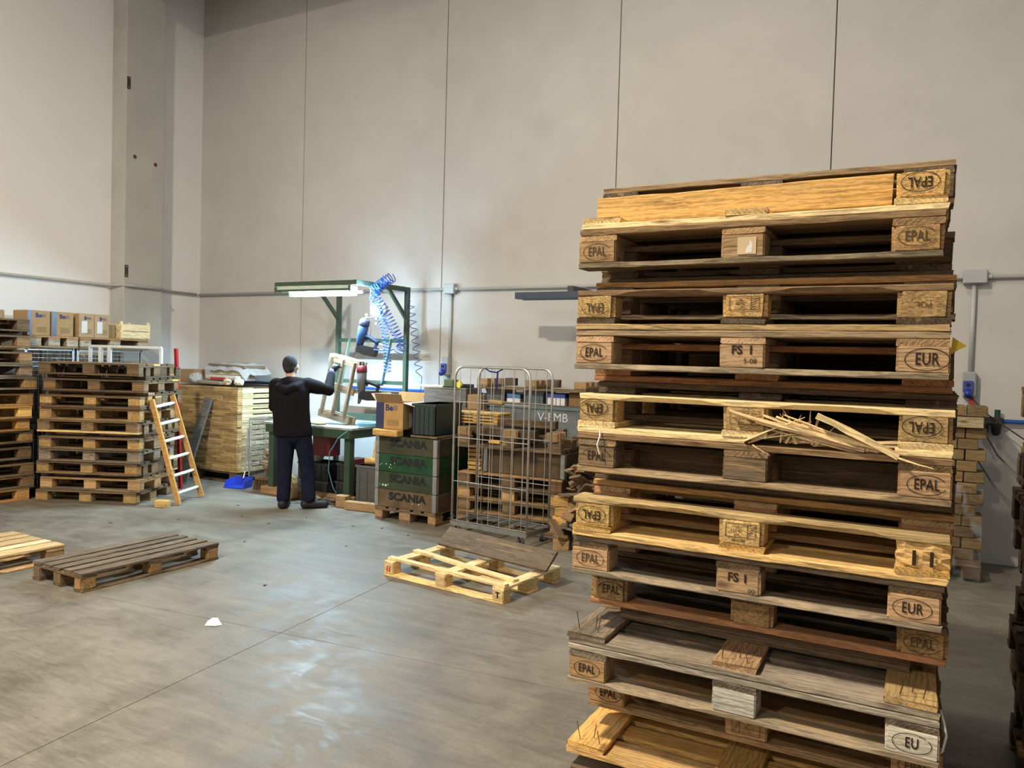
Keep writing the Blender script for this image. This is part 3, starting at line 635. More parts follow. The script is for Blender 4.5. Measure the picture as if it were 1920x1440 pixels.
# odds and ends on top of the bundle
zt = 1.332
def carton(loc, size, rz, label, col=(.42, .27, .13), group=None, band=None, text=True, side=-1, flaps=False, papers=()):
    t = thing('cardboard_box', label, 'cardboard box', loc, rz, group); sx, sy, sz = size
    if not flaps: obj('body', bevel_box(sx, sy, sz, .004), M_CARD, t, (0, 0, sz/2), color=col)
    else:
        m = MB(); th = .006
        m.box(0, 0, th/2, sx, sy, th); m.box(0, -sy/2+th/2, sz/2, sx, th, sz); m.box(0, sy/2-th/2, sz/2, sx, th, sz); m.box(-sx/2+th/2, 0, sz/2, th, sy, sz); m.box(sx/2-th/2, 0, sz/2, th, sy, sz)
        obj('body', m, M_CARD, t, color=col)
        for k, (px, py, ang, ax, ln, cc) in enumerate(((-sx/2, 0, -.85, 'x', .12, (.75, .66, .5)), (sx/2, 0, .55, 'x', .15, (.78, .72, .6)), (0, sy/2, -.3, 'y', .13, col), (0, -sy/2, .95, 'y', .12, (.30, .20, .10)))):
            f = MB()
            if ax == 'x': f.box(ln/2*(1 if px > 0 else -1)*math.cos(abs(ang)), 0, ln/2*math.sin(abs(ang))*(1 if k == 0 else -.35), ln, sy*.96, .005, (0, -math.atan2(math.sin(abs(ang))*(1 if k == 0 else -.35), math.cos(abs(ang)))*(1 if px > 0 else -1), 0))
            else: f.box(0, ln/2*(1 if py > 0 else -1)*.4, ln/2*.8, sx*.96, .005, ln*.9, (-.45*(1 if py > 0 else -1), 0, 0))
            obj('flap', f, M_CARD, t, (px, py, sz), color=cc)
    def face(name, me, x, z, mat, col=None, off=.0012):
        obj(name, me, mat, t, (x, -sy/2-off, z), (0, 0, 0), col)
    if band: face('printed_band', MB().box(0, 0, 0, band[1], .001, sz*.995), -sx/2+band[0]+band[1]/2, sz/2, M_PLAST, (.03, .035, .10))
    if text:
        me = text_mesh('Be', .095*text, 1.0, .003).copy(); me.materials.append(M_NAVY)
        obj('lettering', me, None, t, (-sx*.02, -sy/2-.0015, sz*.80), (R(90), 0, 0))
        m = MB()
        for k in range(3): m.box(sx*.15+k*.020*text, 0, 0, .012*text, .0008, .055*text)
        obj('blurred_lettering', m, M_NAVYF, t, (0, -sy/2-.0012, sz*.80))
        obj('print_block', MB().box(0, 0, 0, sx*.42, .0008, sz*.22), M_CARD, t, (sx*.12, -sy/2-.0012, sz*.24), color=tuple(c*.72 for c in col))
    for (x, z, w, h) in papers: obj('paper_slip', MB().box(0, 0, 0, w, .0008, h), M_WHITE, t, (x, -sy/2-.002, z))
    return t
TB = 'odds and ends on the board bundle'
obj('flat_cardboard', bevel_box(.62, .40, .05, .01), M_CARD, None, (-9.06, 7.78, zt+.027), (0, .03, .1), (.30, .23, .17), label='flattened brown cardboard on the board bundle', cat='cardboard', group=TB)
tt = thing('insulation_pack', 'stack of cream panels wrapped in clear film on the board bundle', 'panel stack', (-8.80, 7.98, zt+.135), 0, TB)
for k in range(8): obj('panel', bevel_box(.082, .36, .10, .004), M_PLAST, tt, (-.31+k*.087, 0, .05), color=(.75, .69, .50))
obj('dark_lid', bevel_box(.74, .40, .05, .01), M_CARD, tt, (0, 0, .126), (0, R(1.5), 0), (.20, .15, .11))
m = MB(); n = 12
vs = []
for i in range(n+1):
    for j in range(7):
        x = -.40+.84*i/n; y = -.24+.48*j/6; zz = .165+.012*math.sin(i*1.7+j)+.008*math.sin(j*2.3)-(.15*max(0, (i-10)/2) if i > 10 else 0)-(.10 if j == 0 else 0)
        vs.append((x, y, zz))
m.add(vs, [(i*7+j, (i+1)*7+j, (i+1)*7+j+1, i*7+j+1) for i in range(n) for j in range(6)])
obj('film', m.mesh('film', True), make_plain('cloudy_film', .25, 0, .6, .15, 14.0), tt, color=(.42, .41, .40))
ty = thing('red_print_sack', 'pale sack with red print squeezed under the panels on the bundle', 'sack', (-8.80, 7.86, zt+.052), 0, TB)
obj('bag', bevel_box(.66, .36, .078, .03, 2), M_CLOTH, ty, (0, 0, .04), color=(.55, .50, .43))
obj('red_print', MB().box(-.05, -.182, .034, .30, .003, .03), M_RED, ty)
for k, (x, y, s_, cc, lb) in enumerate(((-8.36, 7.62, (.16, .12, .10), (.80, .76, .66), 'white crumpled bag at the right front corner of the bundle'), (-8.55, 7.58, (.14, .10, .09), (.62, .50, .36), 'beige paper bag at the front edge of the bundle'), (-9.22, 7.60, (.22, .16, .16), (.40, .40, .38), 'grey coil of film on the bundle beside the column'))):
    me = MB().sphere((0, 0, s_[2]/2), (s_[0]/2, s_[1]/2, s_[2]/2), 10, 7)
    rr = random.Random(k); me.v = [(a+rr.uniform(-.012, .012), b+rr.uniform(-.012, .012), max(0, c+rr.uniform(-.01, .012))) for a, b, c in me.v]
    obj('crumpled_bag', me, M_CLOTH, None, (x, y, zt), color=cc, label=lb, cat='bag', group=TB)
carton((-9.42, 7.72, zt), (.26, .22, .20), .1, 'plain brown carton on the bundle against the column', (.36, .23, .12), TB, text=False)
# ladder, red pole, leaning board
def ladder():
    t = thing('ladder', 'wooden leaning ladder with white rungs against the pallet stack', 'ladder', (-7.64, 6.257, 0))
    bl, br = Vector((-7.537, 6.011, .014)), Vector((-7.742, 6.503, .014)); tl, tr = Vector((-7.90, 5.91, 1.215)), Vector((-8.07, 6.32, 1.25)); o = Vector(t.location)
    for a, b in ((bl, tl), (br, tr)):
        d = (b-a).normalized()
        obj('rail', MB().bar(a-o, b-o, .028, .058, up=(0, 0, 1)), MW, t, color=(.50, .27, .085, .05))
    for k in range(6):
        f = .10+k*.165; a = bl.lerp(tl, f)-o; b = br.lerp(tr, f)-o
        obj('rung', MB().tube([a, a.lerp(b, .15), a.lerp(b, .85), b], [.012, .020, .020, .012], 8).mesh('rung', True), M_PAINT, t, color=(.80, .79, .76))
    return t
ladder()
obj('pole', MB().bar((-8.47, 6.78, .0), (-8.52, 6.72, 1.82), .03, .05), M_PAINT, None, color=(.42, .02, .02), label='red painted wooden slat standing between stack and bundle', cat='slat')
obj('leaning_board', MB().bar((-8.79, 7.07, .02), (-8.70, 7.40, 1.15), .14, .03, up=(0, 1, .2)), MW, None, color=(.13, .12, .11, .6), label='dark grey board leaning against the bundle of boards', cat='board')
obj('wood_block', block_mesh(.15, .10, .075, 9), MW, None, (-7.62, 5.86, .038), (0, 0, R(20)), (.58, .36, .13, .1), label='short wooden offcut on the floor beside the ladder foot', cat='wood block')
# white steel frame on the stack, cartons on wire containers along the white wall
wf = thing('metal_stand', 'white painted square steel tube stand on top of the pallet stack', 'metal stand', (-8.60+.02, 5.873+.02, z2), R(20))
for p0, p1 in (((-.42, .15, .195), (.52, .15, .195)), ((-.42, .15, 0), (-.42, .15, .195)), ((.52, .15, 0), (.52, .15, .195))): obj('tube', MB().bar(p0, p1, .03, .03), M_PAINT, wf, color=(.66, .74, .80))
for x in (-.28, -.16): obj('upright', MB().bar((x, .15, 0), (x, .15, .18), .028, .045), M_PAINT, wf, color=(.66, .72, .78))
def mesh_panel(m, o, ux, uy, w, h, sp, r=.0022):
    o, ux, uy = Vector(o), Vector(ux), Vector(uy); n = int(w/sp); k = int(h/sp)
    for i in range(n+1): m.bar(o+ux*(w*i/n), o+ux*(w*i/n)+uy*h, r*2, r*2, up=(.3, .5, .1))
    for j in range(k+1): m.bar(o+uy*(h*j/k), o+uy*(h*j/k)+ux*w, r*2, r*2, up=(.3, .5, .1))
for k, (y0, y1, x0, ph) in enumerate(((5.36, 5.94, -10.12, 'under the brown cartons'), (6.0, 6.9, -9.88, 'under the pale wooden crate'))):
    for lv in range(2):
        t = thing('mesh_container', ('upper' if lv else 'lower')+' galvanised wire mesh container '+ph, 'wire container', (-9.46, y0, .02+lv*.892), 0, 'wire mesh containers by the white wall')
        w, d, h = y1-y0, -9.46-x0, .87
        m = MB(); mesh_panel(m, (0, 0, .08), (0, 1, 0), (0, 0, 1), w, h-.1, .05); mesh_panel(m, (-d, 0, .08), (1, 0, 0), (0, 0, 1), d, h-.1, .06)
        obj('wire_mesh', m, M_METAL, t, color=(.48, .48, .46), kind='stuff')
        m = MB()
        for (a, b) in ((0, 0), (0, w), (-d, 0), (-d, w)): m.bar((a, b, -.02), (a, b, h), .03, .03)
        for zz in (.07, h-.015):
            m.bar((0, 0, zz), (0, w, zz), .03, .03); m.bar((-d, 0, zz), (-d, w, zz), .03, .03); m.bar((-d, 0, zz), (0, 0, zz), .03, .03); m.bar((-d, w, zz), (0, w, zz), .03, .03)
        obj('frame', m, M_METAL, t, color=(.38, .38, .37))
        obj('contents', bevel_box(d*.86, w*.86, .62, .03), M_CLOTH, t, (-d/2, w/2, .40), color=(.20, .195, .19) if lv else (.12, .13, .2), label='grey bagged contents inside mesh')
zp = .02+.892*2-.02
pallet((-9.74, 5.65, zp), R(90), 'narrow pallet with pale block ends under the brown cartons', 'carrying pallets at the back', (TAN, TAN, WGREY, TAN), Lg=.6, Wd=.76, seed=81)
pallet((-9.62, 6.46, zp), R(90), 'pallet with pale block ends under the pale wooden crate', 'carrying pallets at the back', (TAN, TAN, WGREY, AGED), Lg=.96, Wd=.5, seed=82)
zc = zp+.145
GC = 'brown cartons along the white wall'
carton((-9.56, 5.49, zc), (.27, .30, .30), R(90), 'brown carton with dark band, leftmost of the row on the wall pallets', (.40, .26, .13), GC, band=(.0, .05), text=.75)
carton((-9.56, 5.78, zc), (.27, .30, .30), R(90), 'brown carton with dark band, second from left on the wall pallets', (.41, .27, .13), GC, band=(.0, .06), text=.75)
carton((-9.52, 6.07, zc), (.20, .28, .30), R(90), 'brown carton with white slip, left of two such cartons', (.46, .32, .18), GC, text=.6, papers=((-.03, .13, .075, .15),))
carton((-9.52, 6.275, zc), (.20, .28, .30), R(90), 'brown carton with white slip, beside the pale wooden crate', (.46, .32, .18), GC, text=.6, papers=((-.03, .13, .075, .15),))
carton((-9.60, 6.46, zc), (.15, .24, .18), R(90), 'small plain brown carton between white-slip carton and wooden crate', (.36, .24, .12), GC, text=False)
ct = thing('slatted_crate', 'pale new slatted wooden crate on the wall pallet', 'crate', (-9.60, 6.76, zc), R(90))
for x in (-.20, .20):
    for y in (-.2, .2): obj('post', bevel_box(.03, .03, .235, .003), MW, ct, (x, y, .118), color=CREAM)
for zz in (.055, .155):
    for y in (-.22, .22): obj('slat', bevel_box(.43, .012, .085, .002), MW, ct, (0, y, zz), color=CREAM)
    for x in (-.205, .205): obj('slat', bevel_box(.012, .42, .085, .002), MW, ct, (x, 0, zz), color=CREAM)
# ------------------------------------------------------------------ workbench with overhead frame
GRN = (.050, .080, .052)
wbn = thing('workbench', 'green steel workbench with tall overhead gantry frame', 'workbench', (-6.5, 7.6, 0))
def W_(p): return (p[0]+6.5, p[1]-7.6, p[2])
TOPZ = .93
obj('tabletop', bevel_box(1.42, .98, .03, .004), M_WORN, wbn, W_((-6.64, 7.60, TOPZ-.015)), color=(.36, .40, .38))
obj('apron', MB().box(0, -.47, 0, 1.36, .03, .10).box(0, .47, 0, 1.36, .03, .10).box(-.67, 0, 0, .03, .94, .10).box(.67, 0, 0, .03, .94, .10), M_PAINT, wbn, W_((-6.64, 7.60, TOPZ-.08)), color=(.05, .085, .05))
for x, y in ((-6.03, 7.20), (-7.26, 7.20), (-6.03, 8.0), (-7.26, 8.0)): obj('leg', MB().box(0, 0, .49, .085, .085, .80), M_PAINT, wbn, W_((x, y, 0)), color=GRN)
PX = (-7.03, -5.90); PY = 8.12; PT = 2.69
for x in PX: obj('post', MB().bar((0, 0, .10), (0, 0, PT), .06, .05), M_PAINT, wbn, W_((x, PY, 0)), color=GRN)
obj('skid', bevel_box(1.5, .10, .10, .006), MW, wbn, W_((-6.66, 8.06, .051)), color=TAN); obj('skid', bevel_box(1.5, .12, .10, .006), MW, wbn, W_((-6.66, 7.19, .051)), color=TAN)
for x, e in zip(PX, ((-7.08, 7.18), (-5.96, 7.15))):
    obj('arm', MB().bar((x, PY, PT-.03), (e[0], e[1], PT-.03), .05, .06), M_PAINT, wbn, W_((0, 0, 0)), color=GRN)
    obj('brace', MB().bar((x, PY, PT-.42), (x-.03, PY-.36, PT-.05), .035, .045), M_PAINT, wbn, W_((0, 0, 0)), color=GRN)
obj('front_rail', MB().bar((-7.27, 7.20, PT-.03), (-5.93, 7.17, PT-.03), .05, .055), M_PAINT, wbn, W_((0, 0, 0)), color=GRN)
for z in (2.0, 1.45): obj('cross_rail', MB().bar((PX[0], PY, z), (PX[1], PY, z), .03, .05), M_PAINT, wbn, W_((0, 0, 0)), color=GRN)
for x0, x1 in ((-6.80, -6.93), (-6.12, -6.25)): obj('slanted_bar', MB().bar((x0, PY-.03, 2.02), (x1, PY-.05, 1.38), .012, .05, up=(0, 1, 0)), M_PAINT, wbn, W_((0, 0, 0)), color=(.24, .38, .28))
obj('backboard', MB().box(0, 0, 0, 1.1, .02, .09), M_PAINT, wbn, W_((-6.47, 8.07, .985)), color=GRN)
for x, y, ang in ((-6.52, 7.66, .2), (-6.25, 7.45, .5)):
    pass
# lamp
fx = thing('tube_lamp', 'lit fluorescent tube lamp hanging from the green gantry', 'lamp', (-6.53, 7.20, 2.56))
obj('housing', MB().prism([(-.06, .03), (-.045, .075), (.045, .075), (.06, .03)], 1.20, (-.10, 0, 0), (0, 1, 0), (0, 0, 1)), M_PAINT, fx, color=(.48, .56, .50))
for x in (-.69, .50): obj('end_cap', bevel_box(.04, .13, .07, .004), M_PAINT, fx, (x, 0, .03), color=(.06, .09, .07))
obj('wing', MB().box(-.10, -.05, .018, 1.16, .008, .03).box(-.03, .052, -.008, 1.10, .006, .085), M_PAINT, fx, color=(.05, .09, .05))
for x in (-.50, .66): obj('socket', MB().cyl((x-.01, 0, -.005), (x+.01, 0, -.005), .02, n=10), M_PAINT, fx, color=(.7, .72, .7))
obj('tube', MB().cyl((-.49, 0, -.012), (.65, 0, -.012), .014, n=12).mesh('tube', True), M_TUBE, fx)
# balancer reel and nail guns
rl = thing('balancer_reel', 'round grey spring balancer hanging under the gantry', 'tool balancer', (-5.90, 7.52, 2.36))
obj('drum', MB().cyl((0, -.035, 0), (0, .035, 0), .085, n=20).mesh('drum'), M_PAINT, rl, color=(.34, .27, .23)); obj('rim', MB().cyl((.035, -.02, 0), (.035, .045, 0), .095, .088, n=20), M_METAL, rl, color=(.75, .76, .78))
obj('hook', MB().tube([(0, 0, .08), (.012, 0, .12), (0, 0, .15), (-.012, 0, .13), (0, 0, .295)], .006, 6), M_METAL, rl, color=(.6, .6, .6))
obj('cable', MB().tube([(-.02, 0, -.08), (-.12, -.15, -.115)], .0035, 5), M_METAL, rl, color=(.7, .7, .7))
for z in (-.11, -.17): obj('clip', bevel_box(.03, .02, .028, .004), M_METAL, rl, (-.02, 0, z), color=(.8, .8, .8))
def nail_gun(name, label, loc, c_body, c_cap, c_grip, tiltz, tiltx):
    t = thing(name, label, 'nail gun', loc); t.rotation_euler = (0, tiltx, tiltz)
    obj('body', MB().tube([(0, 0, .20), (0, 0, .18), (0, 0, .06), (.0, 0, -.02), (0, 0, -.06)], [.050, .062, .058, .046, .034], 14).mesh('body', True), M_PLAST, t, color=c_body)
    obj('cap', MB().tube([(0, 0, .275), (0, 0, .265), (0, 0, .20), (0, 0, .19)], [.035, .062, .066, .062], 14).mesh('cap', True), M_PLAST, t, color=c_cap)
    obj('hanger', MB().tube([(0, 0, .27), (.0, .0, .30), (.015, 0, .325), (0, 0, .345), (-.012, 0, .325)], .006, 6), M_METAL, t, color=(.85, .85, .85))
    obj('handle', MB().tube([(.03, 0, .085), (.10, 0, .075), (.19, 0, .045), (.235, 0, .03)], [.030, .026, .025, .030], 10).mesh('handle', True), M_RUB, t, color=c_grip)
    obj('air_fitting', MB().cyl((.235, 0, .03), (.285, 0, .018), .013, n=8), M_METAL, t, color=(.8, .78, .7))
    obj('trigger', MB().prism([(.05, .055), (.085, .05), (.07, .02)], .02, (0, 0, 0), (1, 0, 0), (0, 0, 1)), M_RUB, t, color=(.02, .02, .02))
    obj('magazine', MB().prism([(-.02, -.085), (.03, -.04), (.235, -.03), (.225, -.14), (.10, -.145), (.0, -.13)], .11, (.0, 0, 0), (1, 0, 0), (0, 0, 1)), M_RUB, t, color=(.018, .018, .02))
    obj('strut', MB().bar((.215, 0, .03), (.195, 0, -.04), .03, .03, up=(0, 1, 0)), M_RUB, t, color=c_grip)
    obj('nose', MB().prism([(-.035, -.05), (.02, -.05), (.005, -.13), (-.02, -.19), (-.04, -.19)], .035, (0, 0, 0), (1, 0, 0), (0, 0, 1)), M_METAL, t, color=(.16, .16, .17))
    return t
nail_gun('nail_gun', 'blue pneumatic nail gun hanging higher under the gantry', (-6.03, 7.36, 1.965), (.03, .07, .17), (.025, .03, .05), (.03, .06, .14), R(18), R(12))
nail_gun('nail_gun', 'grey nail gun with dark red cap hanging lower over the bench', (-5.98, 7.34, 1.40), (.14, .14, .15), (.16, .012, .02), (.02, .02, .025), R(18), R(0))
obj('hanging_cord', MB().tube([(-5.965, 7.34, 1.745), (-5.95, 7.36, 1.80), (-5.93, 7.38, 1.84), (-5.92, 7.42, 2.10), (-5.93, 7.40, 2.62)], .0028, 5), M_METAL, None, color=(.45, .45, .45), label='thin cord holding the red capped nail gun', cat='cord')
def helix(pts, r, turns, tube_r, n_per=12, r_end=None):
    P = [Vector(p) for p in pts]; N = int(turns*n_per); out = []
    seg = [(P[i+1]-P[i]).length for i in range(len(P)-1)]; tot = sum(seg)
    for i in range(N+1):
        s = tot*i/N; k = 0
        while k < len(seg)-1 and s > seg[k]: s -= seg[k]; k += 1
        d = (P[k+1]-P[k]).normalized(); c = P[k]+d*s
        u = d.orthogonal().normalized(); w = d.cross(u); a = 2*math.pi*i/n_per
        rr = r if r_end is None else r+(r_end-r)*i/N
        out.append(c+(u*math.cos(a)+w*math.sin(a))*rr)
    return out
def hose(name, label, path, tr, colr):
    return obj(name, MB().tube(path, tr, 5).mesh(name, True), M_PLAST, None, color=colr, label=label, cat='air hose', group='coiled blue air hoses at the bench')
BL = (.015, .13, .62)
hose('coiled_hose', 'bright blue spiral hose looped thickly over the gantry and down the post', helix([(-5.70, 7.42, 2.72), (-5.84, 7.35, 2.52), (-5.72, 7.40, 2.36), (-5.58, 7.45, 2.10), (-5.50, 7.50, 1.92), (-5.56, 7.50, 1.85)], .058, 24, .006)+[(-5.72, 7.42, 1.86), (-5.80, 7.33, 1.87)], .0058, BL)
hose('coiled_hose', 'bright blue bunched spiral hose lying over the gantry corner', helix([(-5.86, 7.36, 2.58), (-5.60, 7.40, 2.74)], .062, 9, .0042), .006, BL)
hose('coiled_hose', 'light blue spiral hose hanging straight down to the red capped gun', helix([(-5.84, 7.40, 2.45), (-5.72, 7.42, 2.15), (-5.66, 7.42, 1.85), (-5.66, 7.42, 1.60)], .045, 22, .004)+[(-5.69, 7.40, 1.52), (-5.71, 7.35, 1.45)], .0055, (.05, .28, .80))
hose('coiled_hose', 'dark blue loose spiral hose hanging right of the bench post', [(-5.86, 8.05, 2.66), (-5.80, 8.05, 2.5)]+helix([(-5.80, 8.05, 2.48), (-5.64, 8.05, 1.62)], .045, 9, .003)+[(-5.60, 8.06, 1.55), (-5.62, 8.07, 1.40), (-5.63, 8.05, 1.30)], .0048, (.02, .045, .16))
hose('air_hose', 'thin pale blue hose drooping under the bench', [(-5.99, 7.12, .90), (-6.12, 7.10, .80), (-6.24, 7.09, .62), (-6.24, 7.08, .40), (-6.17, 7.08, .22), (-6.10, 7.08, .12)], .006, (.13, .30, .42))
cb = []
for k in range(70):
    a = k*.55; cb.append((-6.17+.09*math.cos(a)+.015*math.sin(k*.7), 7.035+.055*math.sin(a), .012+.0011*k))
hose('coiled_hose', 'brown dusty hose coiled on the floor under the bench edge', cb, .008, (.12, .08, .045))
cu = []
for k in range(40): cu.append((-5.86+.14*math.cos(k*.5), 7.35+.12*math.sin(k*.5), TOPZ+.012+.0012*k))
hose('coiled_hose', 'pale blue hose coiled on the bench corner beside the carton', cu, .008, (.20, .45, .65))
# things under the bench
UB = 'things stored under the workbench'
tb = thing('tool_box', 'dark red metal box hanging under the bench top', 'tool box', (-6.49, 7.32, .55), 0, UB)
obj('body', bevel_box(.27, .20, .29, .006), M_PAINT, tb, (0, 0, .145), color=(.17, .015, .015)); obj('lid', bevel_box(.28, .21, .03, .006), M_PAINT, tb, (0, 0, .30), color=(.06, .01, .01)); obj('hanger', MB().box(0, 0, .33, .2, .02, .06), M_METAL, tb, color=(.1, .1, .1))
obj('red_tray', bevel_box(.18, .24, .07, .01), M_PLAST, None, (-6.16, 7.50, .485), color=(.32, .02, .025), label='small bright red tray on the stacked crates under the bench', cat='tray', group=UB)
def plastic_crate(loc, size, rz, label, colr, group=None, ribs=6):
    t = thing('plastic_crate', label, 'plastic crate', loc, rz, group); sx, sy, sz = size; th = .008
    m = MB().box(0, 0, th/2, sx, sy, th)
    for s in (-1, 1):
        m.box(0, s*(sy/2-th/2), sz/2, sx, th, sz); m.box(s*(sx/2-th/2), 0, sz/2, th, sy, sz)
    obj('shell', m, M_PLAST, t, color=colr)
    m = MB().box(0, -sy/2, sz-.012, sx+.016, .016, .024).box(0, sy/2, sz-.012, sx+.016, .016, .024).box(-sx/2, 0, sz-.012, .016, sy, .024).box(sx/2, 0, sz-.012, .016, sy, .024)
    obj('rim', m, M_PLAST, t, color=tuple(c*1.3 for c in colr))
    for k in range(ribs):
        obj('rib', MB().box(-sx/2+sx*(k+.5)/ribs, -sy/2-.004, sz*.45, .010, .008, sz*.86), M_PLAST, t, color=colr)
    for k in range(3): obj('band', MB().box(0, -sy/2-.003, sz*(.15+.25*k), sx*.98, .006, .010), M_PLAST, t, color=colr)
    return t
plastic_crate((-6.72, 7.50, 0.012), (.5, .34, .20), 0, 'grey plastic crate at the bottom of the pile under the bench', (.09, .09, .09), UB)
plastic_crate((-6.72, 7.50, .214), (.48, .34, .22), .05, 'black ribbed plastic crate in the middle of the pile under the bench', (.03, .03, .032), UB)
plastic_crate((-6.18, 7.55, 0.012), (.40, .36, .22), 0, 'dark plastic crate right of the crate pile under the bench', (.04, .04, .045), UB)
plastic_crate((-6.18, 7.55, .234), (.38, .34, .22), 0, 'black plastic crate carrying the red tray under the bench', (.03, .03, .035), UB)
sk = MB().sphere((0, 0, .10), (.12, .10, .11), 12, 8); rr = random.Random(2); sk.v = [(a+rr.uniform(-.012, .012), b+rr.uniform(-.012, .012), max(0, c)) for a, b, c in sk.v]
obj('sack', sk.mesh('sack', True), M_CLOTH, None, (-6.74, 7.42, .437), color=(.42, .36, .28), label='beige sack stuffed into the crates under the bench', cat='sack', group=UB)
ml = thing('mallet', 'wooden mallet standing head down beside the bench leg', 'mallet', (-5.74, 7.30, .50), R(25), UB)
obj('head', MB().cyl((-.10, 0, .04), (.10, 0, .04), .042, n=12), MW, ml, color=GOLD); obj('handle', MB().bar((0, 0, .05), (.05, .02, .40), .035, .045, up=(0, 1, 0)), MW, ml, color=NEW)
plastic_crate((-5.72, 7.38, .012), (.34, .44, .486), 0, 'grey bin under the mallet between bench and green crate', (.10, .10, .10), UB, 3)
obj('timber', bevel_box(.42, .09, .10, .006), MW, None, (-5.66, 7.00, .052), (0, 0, .12), TAN, label='short square timber on the floor between bench and green crate', cat='timber')
obj('timber', bevel_box(.14, .11, .145, .008), MW, None, (-5.975, 7.04, .074), (0, 0, .05), TAN, label='upright wooden block at the foot of the bench leg', cat='timber')
for k, (x, y, rz, lb) in enumerate(((-6.40, 7.00, .3, 'crumpled brown rag left of the coiled hose'), (-6.78, 7.02, -.4, 'brown paper sack standing between the person and bench'))):
    me = MB().sphere((0, 0, .05 if k == 0 else .16), (.10, .08, .05) if k == 0 else (.10, .09, .165), 12, 8); rr = random.Random(k+8); me.v = [(a+rr.uniform(-.014, .014), b+rr.uniform(-.014, .014), max(0, c+rr.uniform(-.01, .01))) for a, b, c in me.v]
    obj('crumpled_sack', me, M_CLOTH, None, (x, y, 0), (0, 0, rz), (.24, .15, .07) if k == 0 else (.40, .26, .11), label=lb, cat='sack', group=UB)
# ------------------------------------------------------------------ person at the bench
def fuse(name, mb, voxel=.010, smooth=6, mat=None, parent=None, color=None):
    me = mb.mesh(name+'_raw'); o = bpy.data.objects.new('tmp', me); COL.objects.link(o)
    md = o.modifiers.new('r', 'REMESH'); md.mode = 'VOXEL'; md.voxel_size = voxel
    ms = o.modifiers.new('s', 'SMOOTH'); ms.iterations = smooth; ms.factor = .5
    dg = bpy.context.evaluated_depsgraph_get(); dg.update()
    out = bpy.data.meshes.new_from_object(o.evaluated_get(dg)); out.name = name
    bpy.data.objects.remove(o); bpy.data.meshes.remove(me)
    out.materials.clear(); out.polygons.foreach_set('use_smooth', [True]*len(out.polygons))
    return obj(name, out, mat, parent, color=color)
def limb(m, pts, rs, n=14, flat=1.0):
    m.tube(pts, rs, n)
    for p, r in zip(pts, rs): m.sphere(p, r, 12, 8)
def ell_loft(m, rows, n=24):
    vs = []; N = len(rows)
    for x, y, z, rx, ry in rows: vs += [(x+rx*math.cos(2*math.pi*k/n), y+ry*math.sin(2*math.pi*k/n), z) for k in range(n)]
    fs = [(i*n+k, i*n+(k+1) % n, (i+1)*n+(k+1) % n, (i+1)*n+k) for i in range(N-1) for k in range(n)]+[tuple(range(n-1, -1, -1)), tuple((N-1)*n+k for k in range(n))]
    m.add(vs, fs)
pr = thing('person', 'person in dark hooded jacket and navy trousers working at the bench', 'person', (-6.389, 6.66, 0), yaw)
HC = Vector((-.075, .03, 1.655))
shL, shR = Vector((-.225, .01, 1.425)), Vector((.125, .05, 1.435)); elL, elR = Vector((-.285, .13, 1.17)), Vector((.335, .20, 1.375)); haL, haR = Vector((-.06, .40, 1.10)), Vector((.318, .42, 1.625))
b = MB()
b.sphere(HC, (.080, .098, .115), 20, 14); b.sphere(HC+Vector((.01, .045, -.055)), (.058, .06, .065), 14, 10)
b.sphere(HC+Vector((.045, .10, -.02)), (.016, .02, .022), 8, 6)          # nose
b.sphere(HC+Vector((-.080, .0, -.015)), (.012, .024, .033), 8, 6); b.sphere(HC+Vector((.082, .01, -.015)), (.012, .024, .033), 8, 6)   # ears
limb(b, [(-.07, .02, 1.60), (-.06, .0, 1.50), (-.055, -.005, 1.44)], [.052, .056, .075])
for x, z, rx, ry in ((-.05, 1.38, .17, .10), (-.04, 1.22, .17, .11), (-.02, 1.05, .155, .105), (.0, .92, .165, .11)): b.sphere((x, 0, z), (rx, ry, .14), 16, 10)
limb(b, [shL, elL, haL], [.052, .042, .032]); limb(b, [shR, elR, haR], [.052, .042, .032])
HL, KL, AL = Vector((-.095, 0, .88)), Vector((-.115, .03, .48)), Vector((-.115, .0, .09)); HR, KR, AR = Vector((.085, 0, .88)), Vector((.14, .05, .48)), Vector((.175, .02, .10))
limb(b, [HL, KL, AL], [.085, .058, .042]); limb(b, [HR, KR, AR], [.085, .058, .042])
b.sphere((-.115, .06, .045), (.04, .11, .035), 10, 7); b.sphere((.24, .06, .045), (.10, .06, .035), 10, 7)
body = fuse('body', b, .011, 3, M_SKIN, pr, (.52, .33, .24))
for ex in (.022, .062): obj('eye', MB().sphere((0, 0, 0), .010, 8, 6), M_PLAST, pr, HC+Vector((ex, .088, .012)), color=(.05, .04, .03))
h = MB(); h.sphere(HC+Vector((-.002, -.010, .022)), (.085, .100, .102), 22, 16); h.sphere(HC+Vector((0, -.055, -.03)), (.066, .05, .06), 14, 10)
fuse('hair', h, .010, 2, M_CLOTH, pr, (.035, .033, .034))
j = MB()
ell_loft(j, [(-.05, .0, 1.49, .10, .07), (-.055, .0, 1.45, .17, .10), (-.058, .0, 1.38, .215, .125), (-.058, -.005, 1.28, .222, .138), (-.048, -.005, 1.15, .215, .14), (-.036, -.002, 1.02, .215, .142), (-.026, 0, .92, .225, .148), (-.022, 0, .845, .222, .146)])
limb(j, [shL, elL, elL.lerp(haL, .85)], [.088, .068, .052]); limb(j, [shR, shR.lerp(elR, .5), elR, elR.lerp(haR, .70)], [.090, .082, .070, .050])
limb(j, [(-.165, .02, 1.43), (-.06, -.02, 1.455), (.06, .04, 1.445)], [.075, .085, .075])
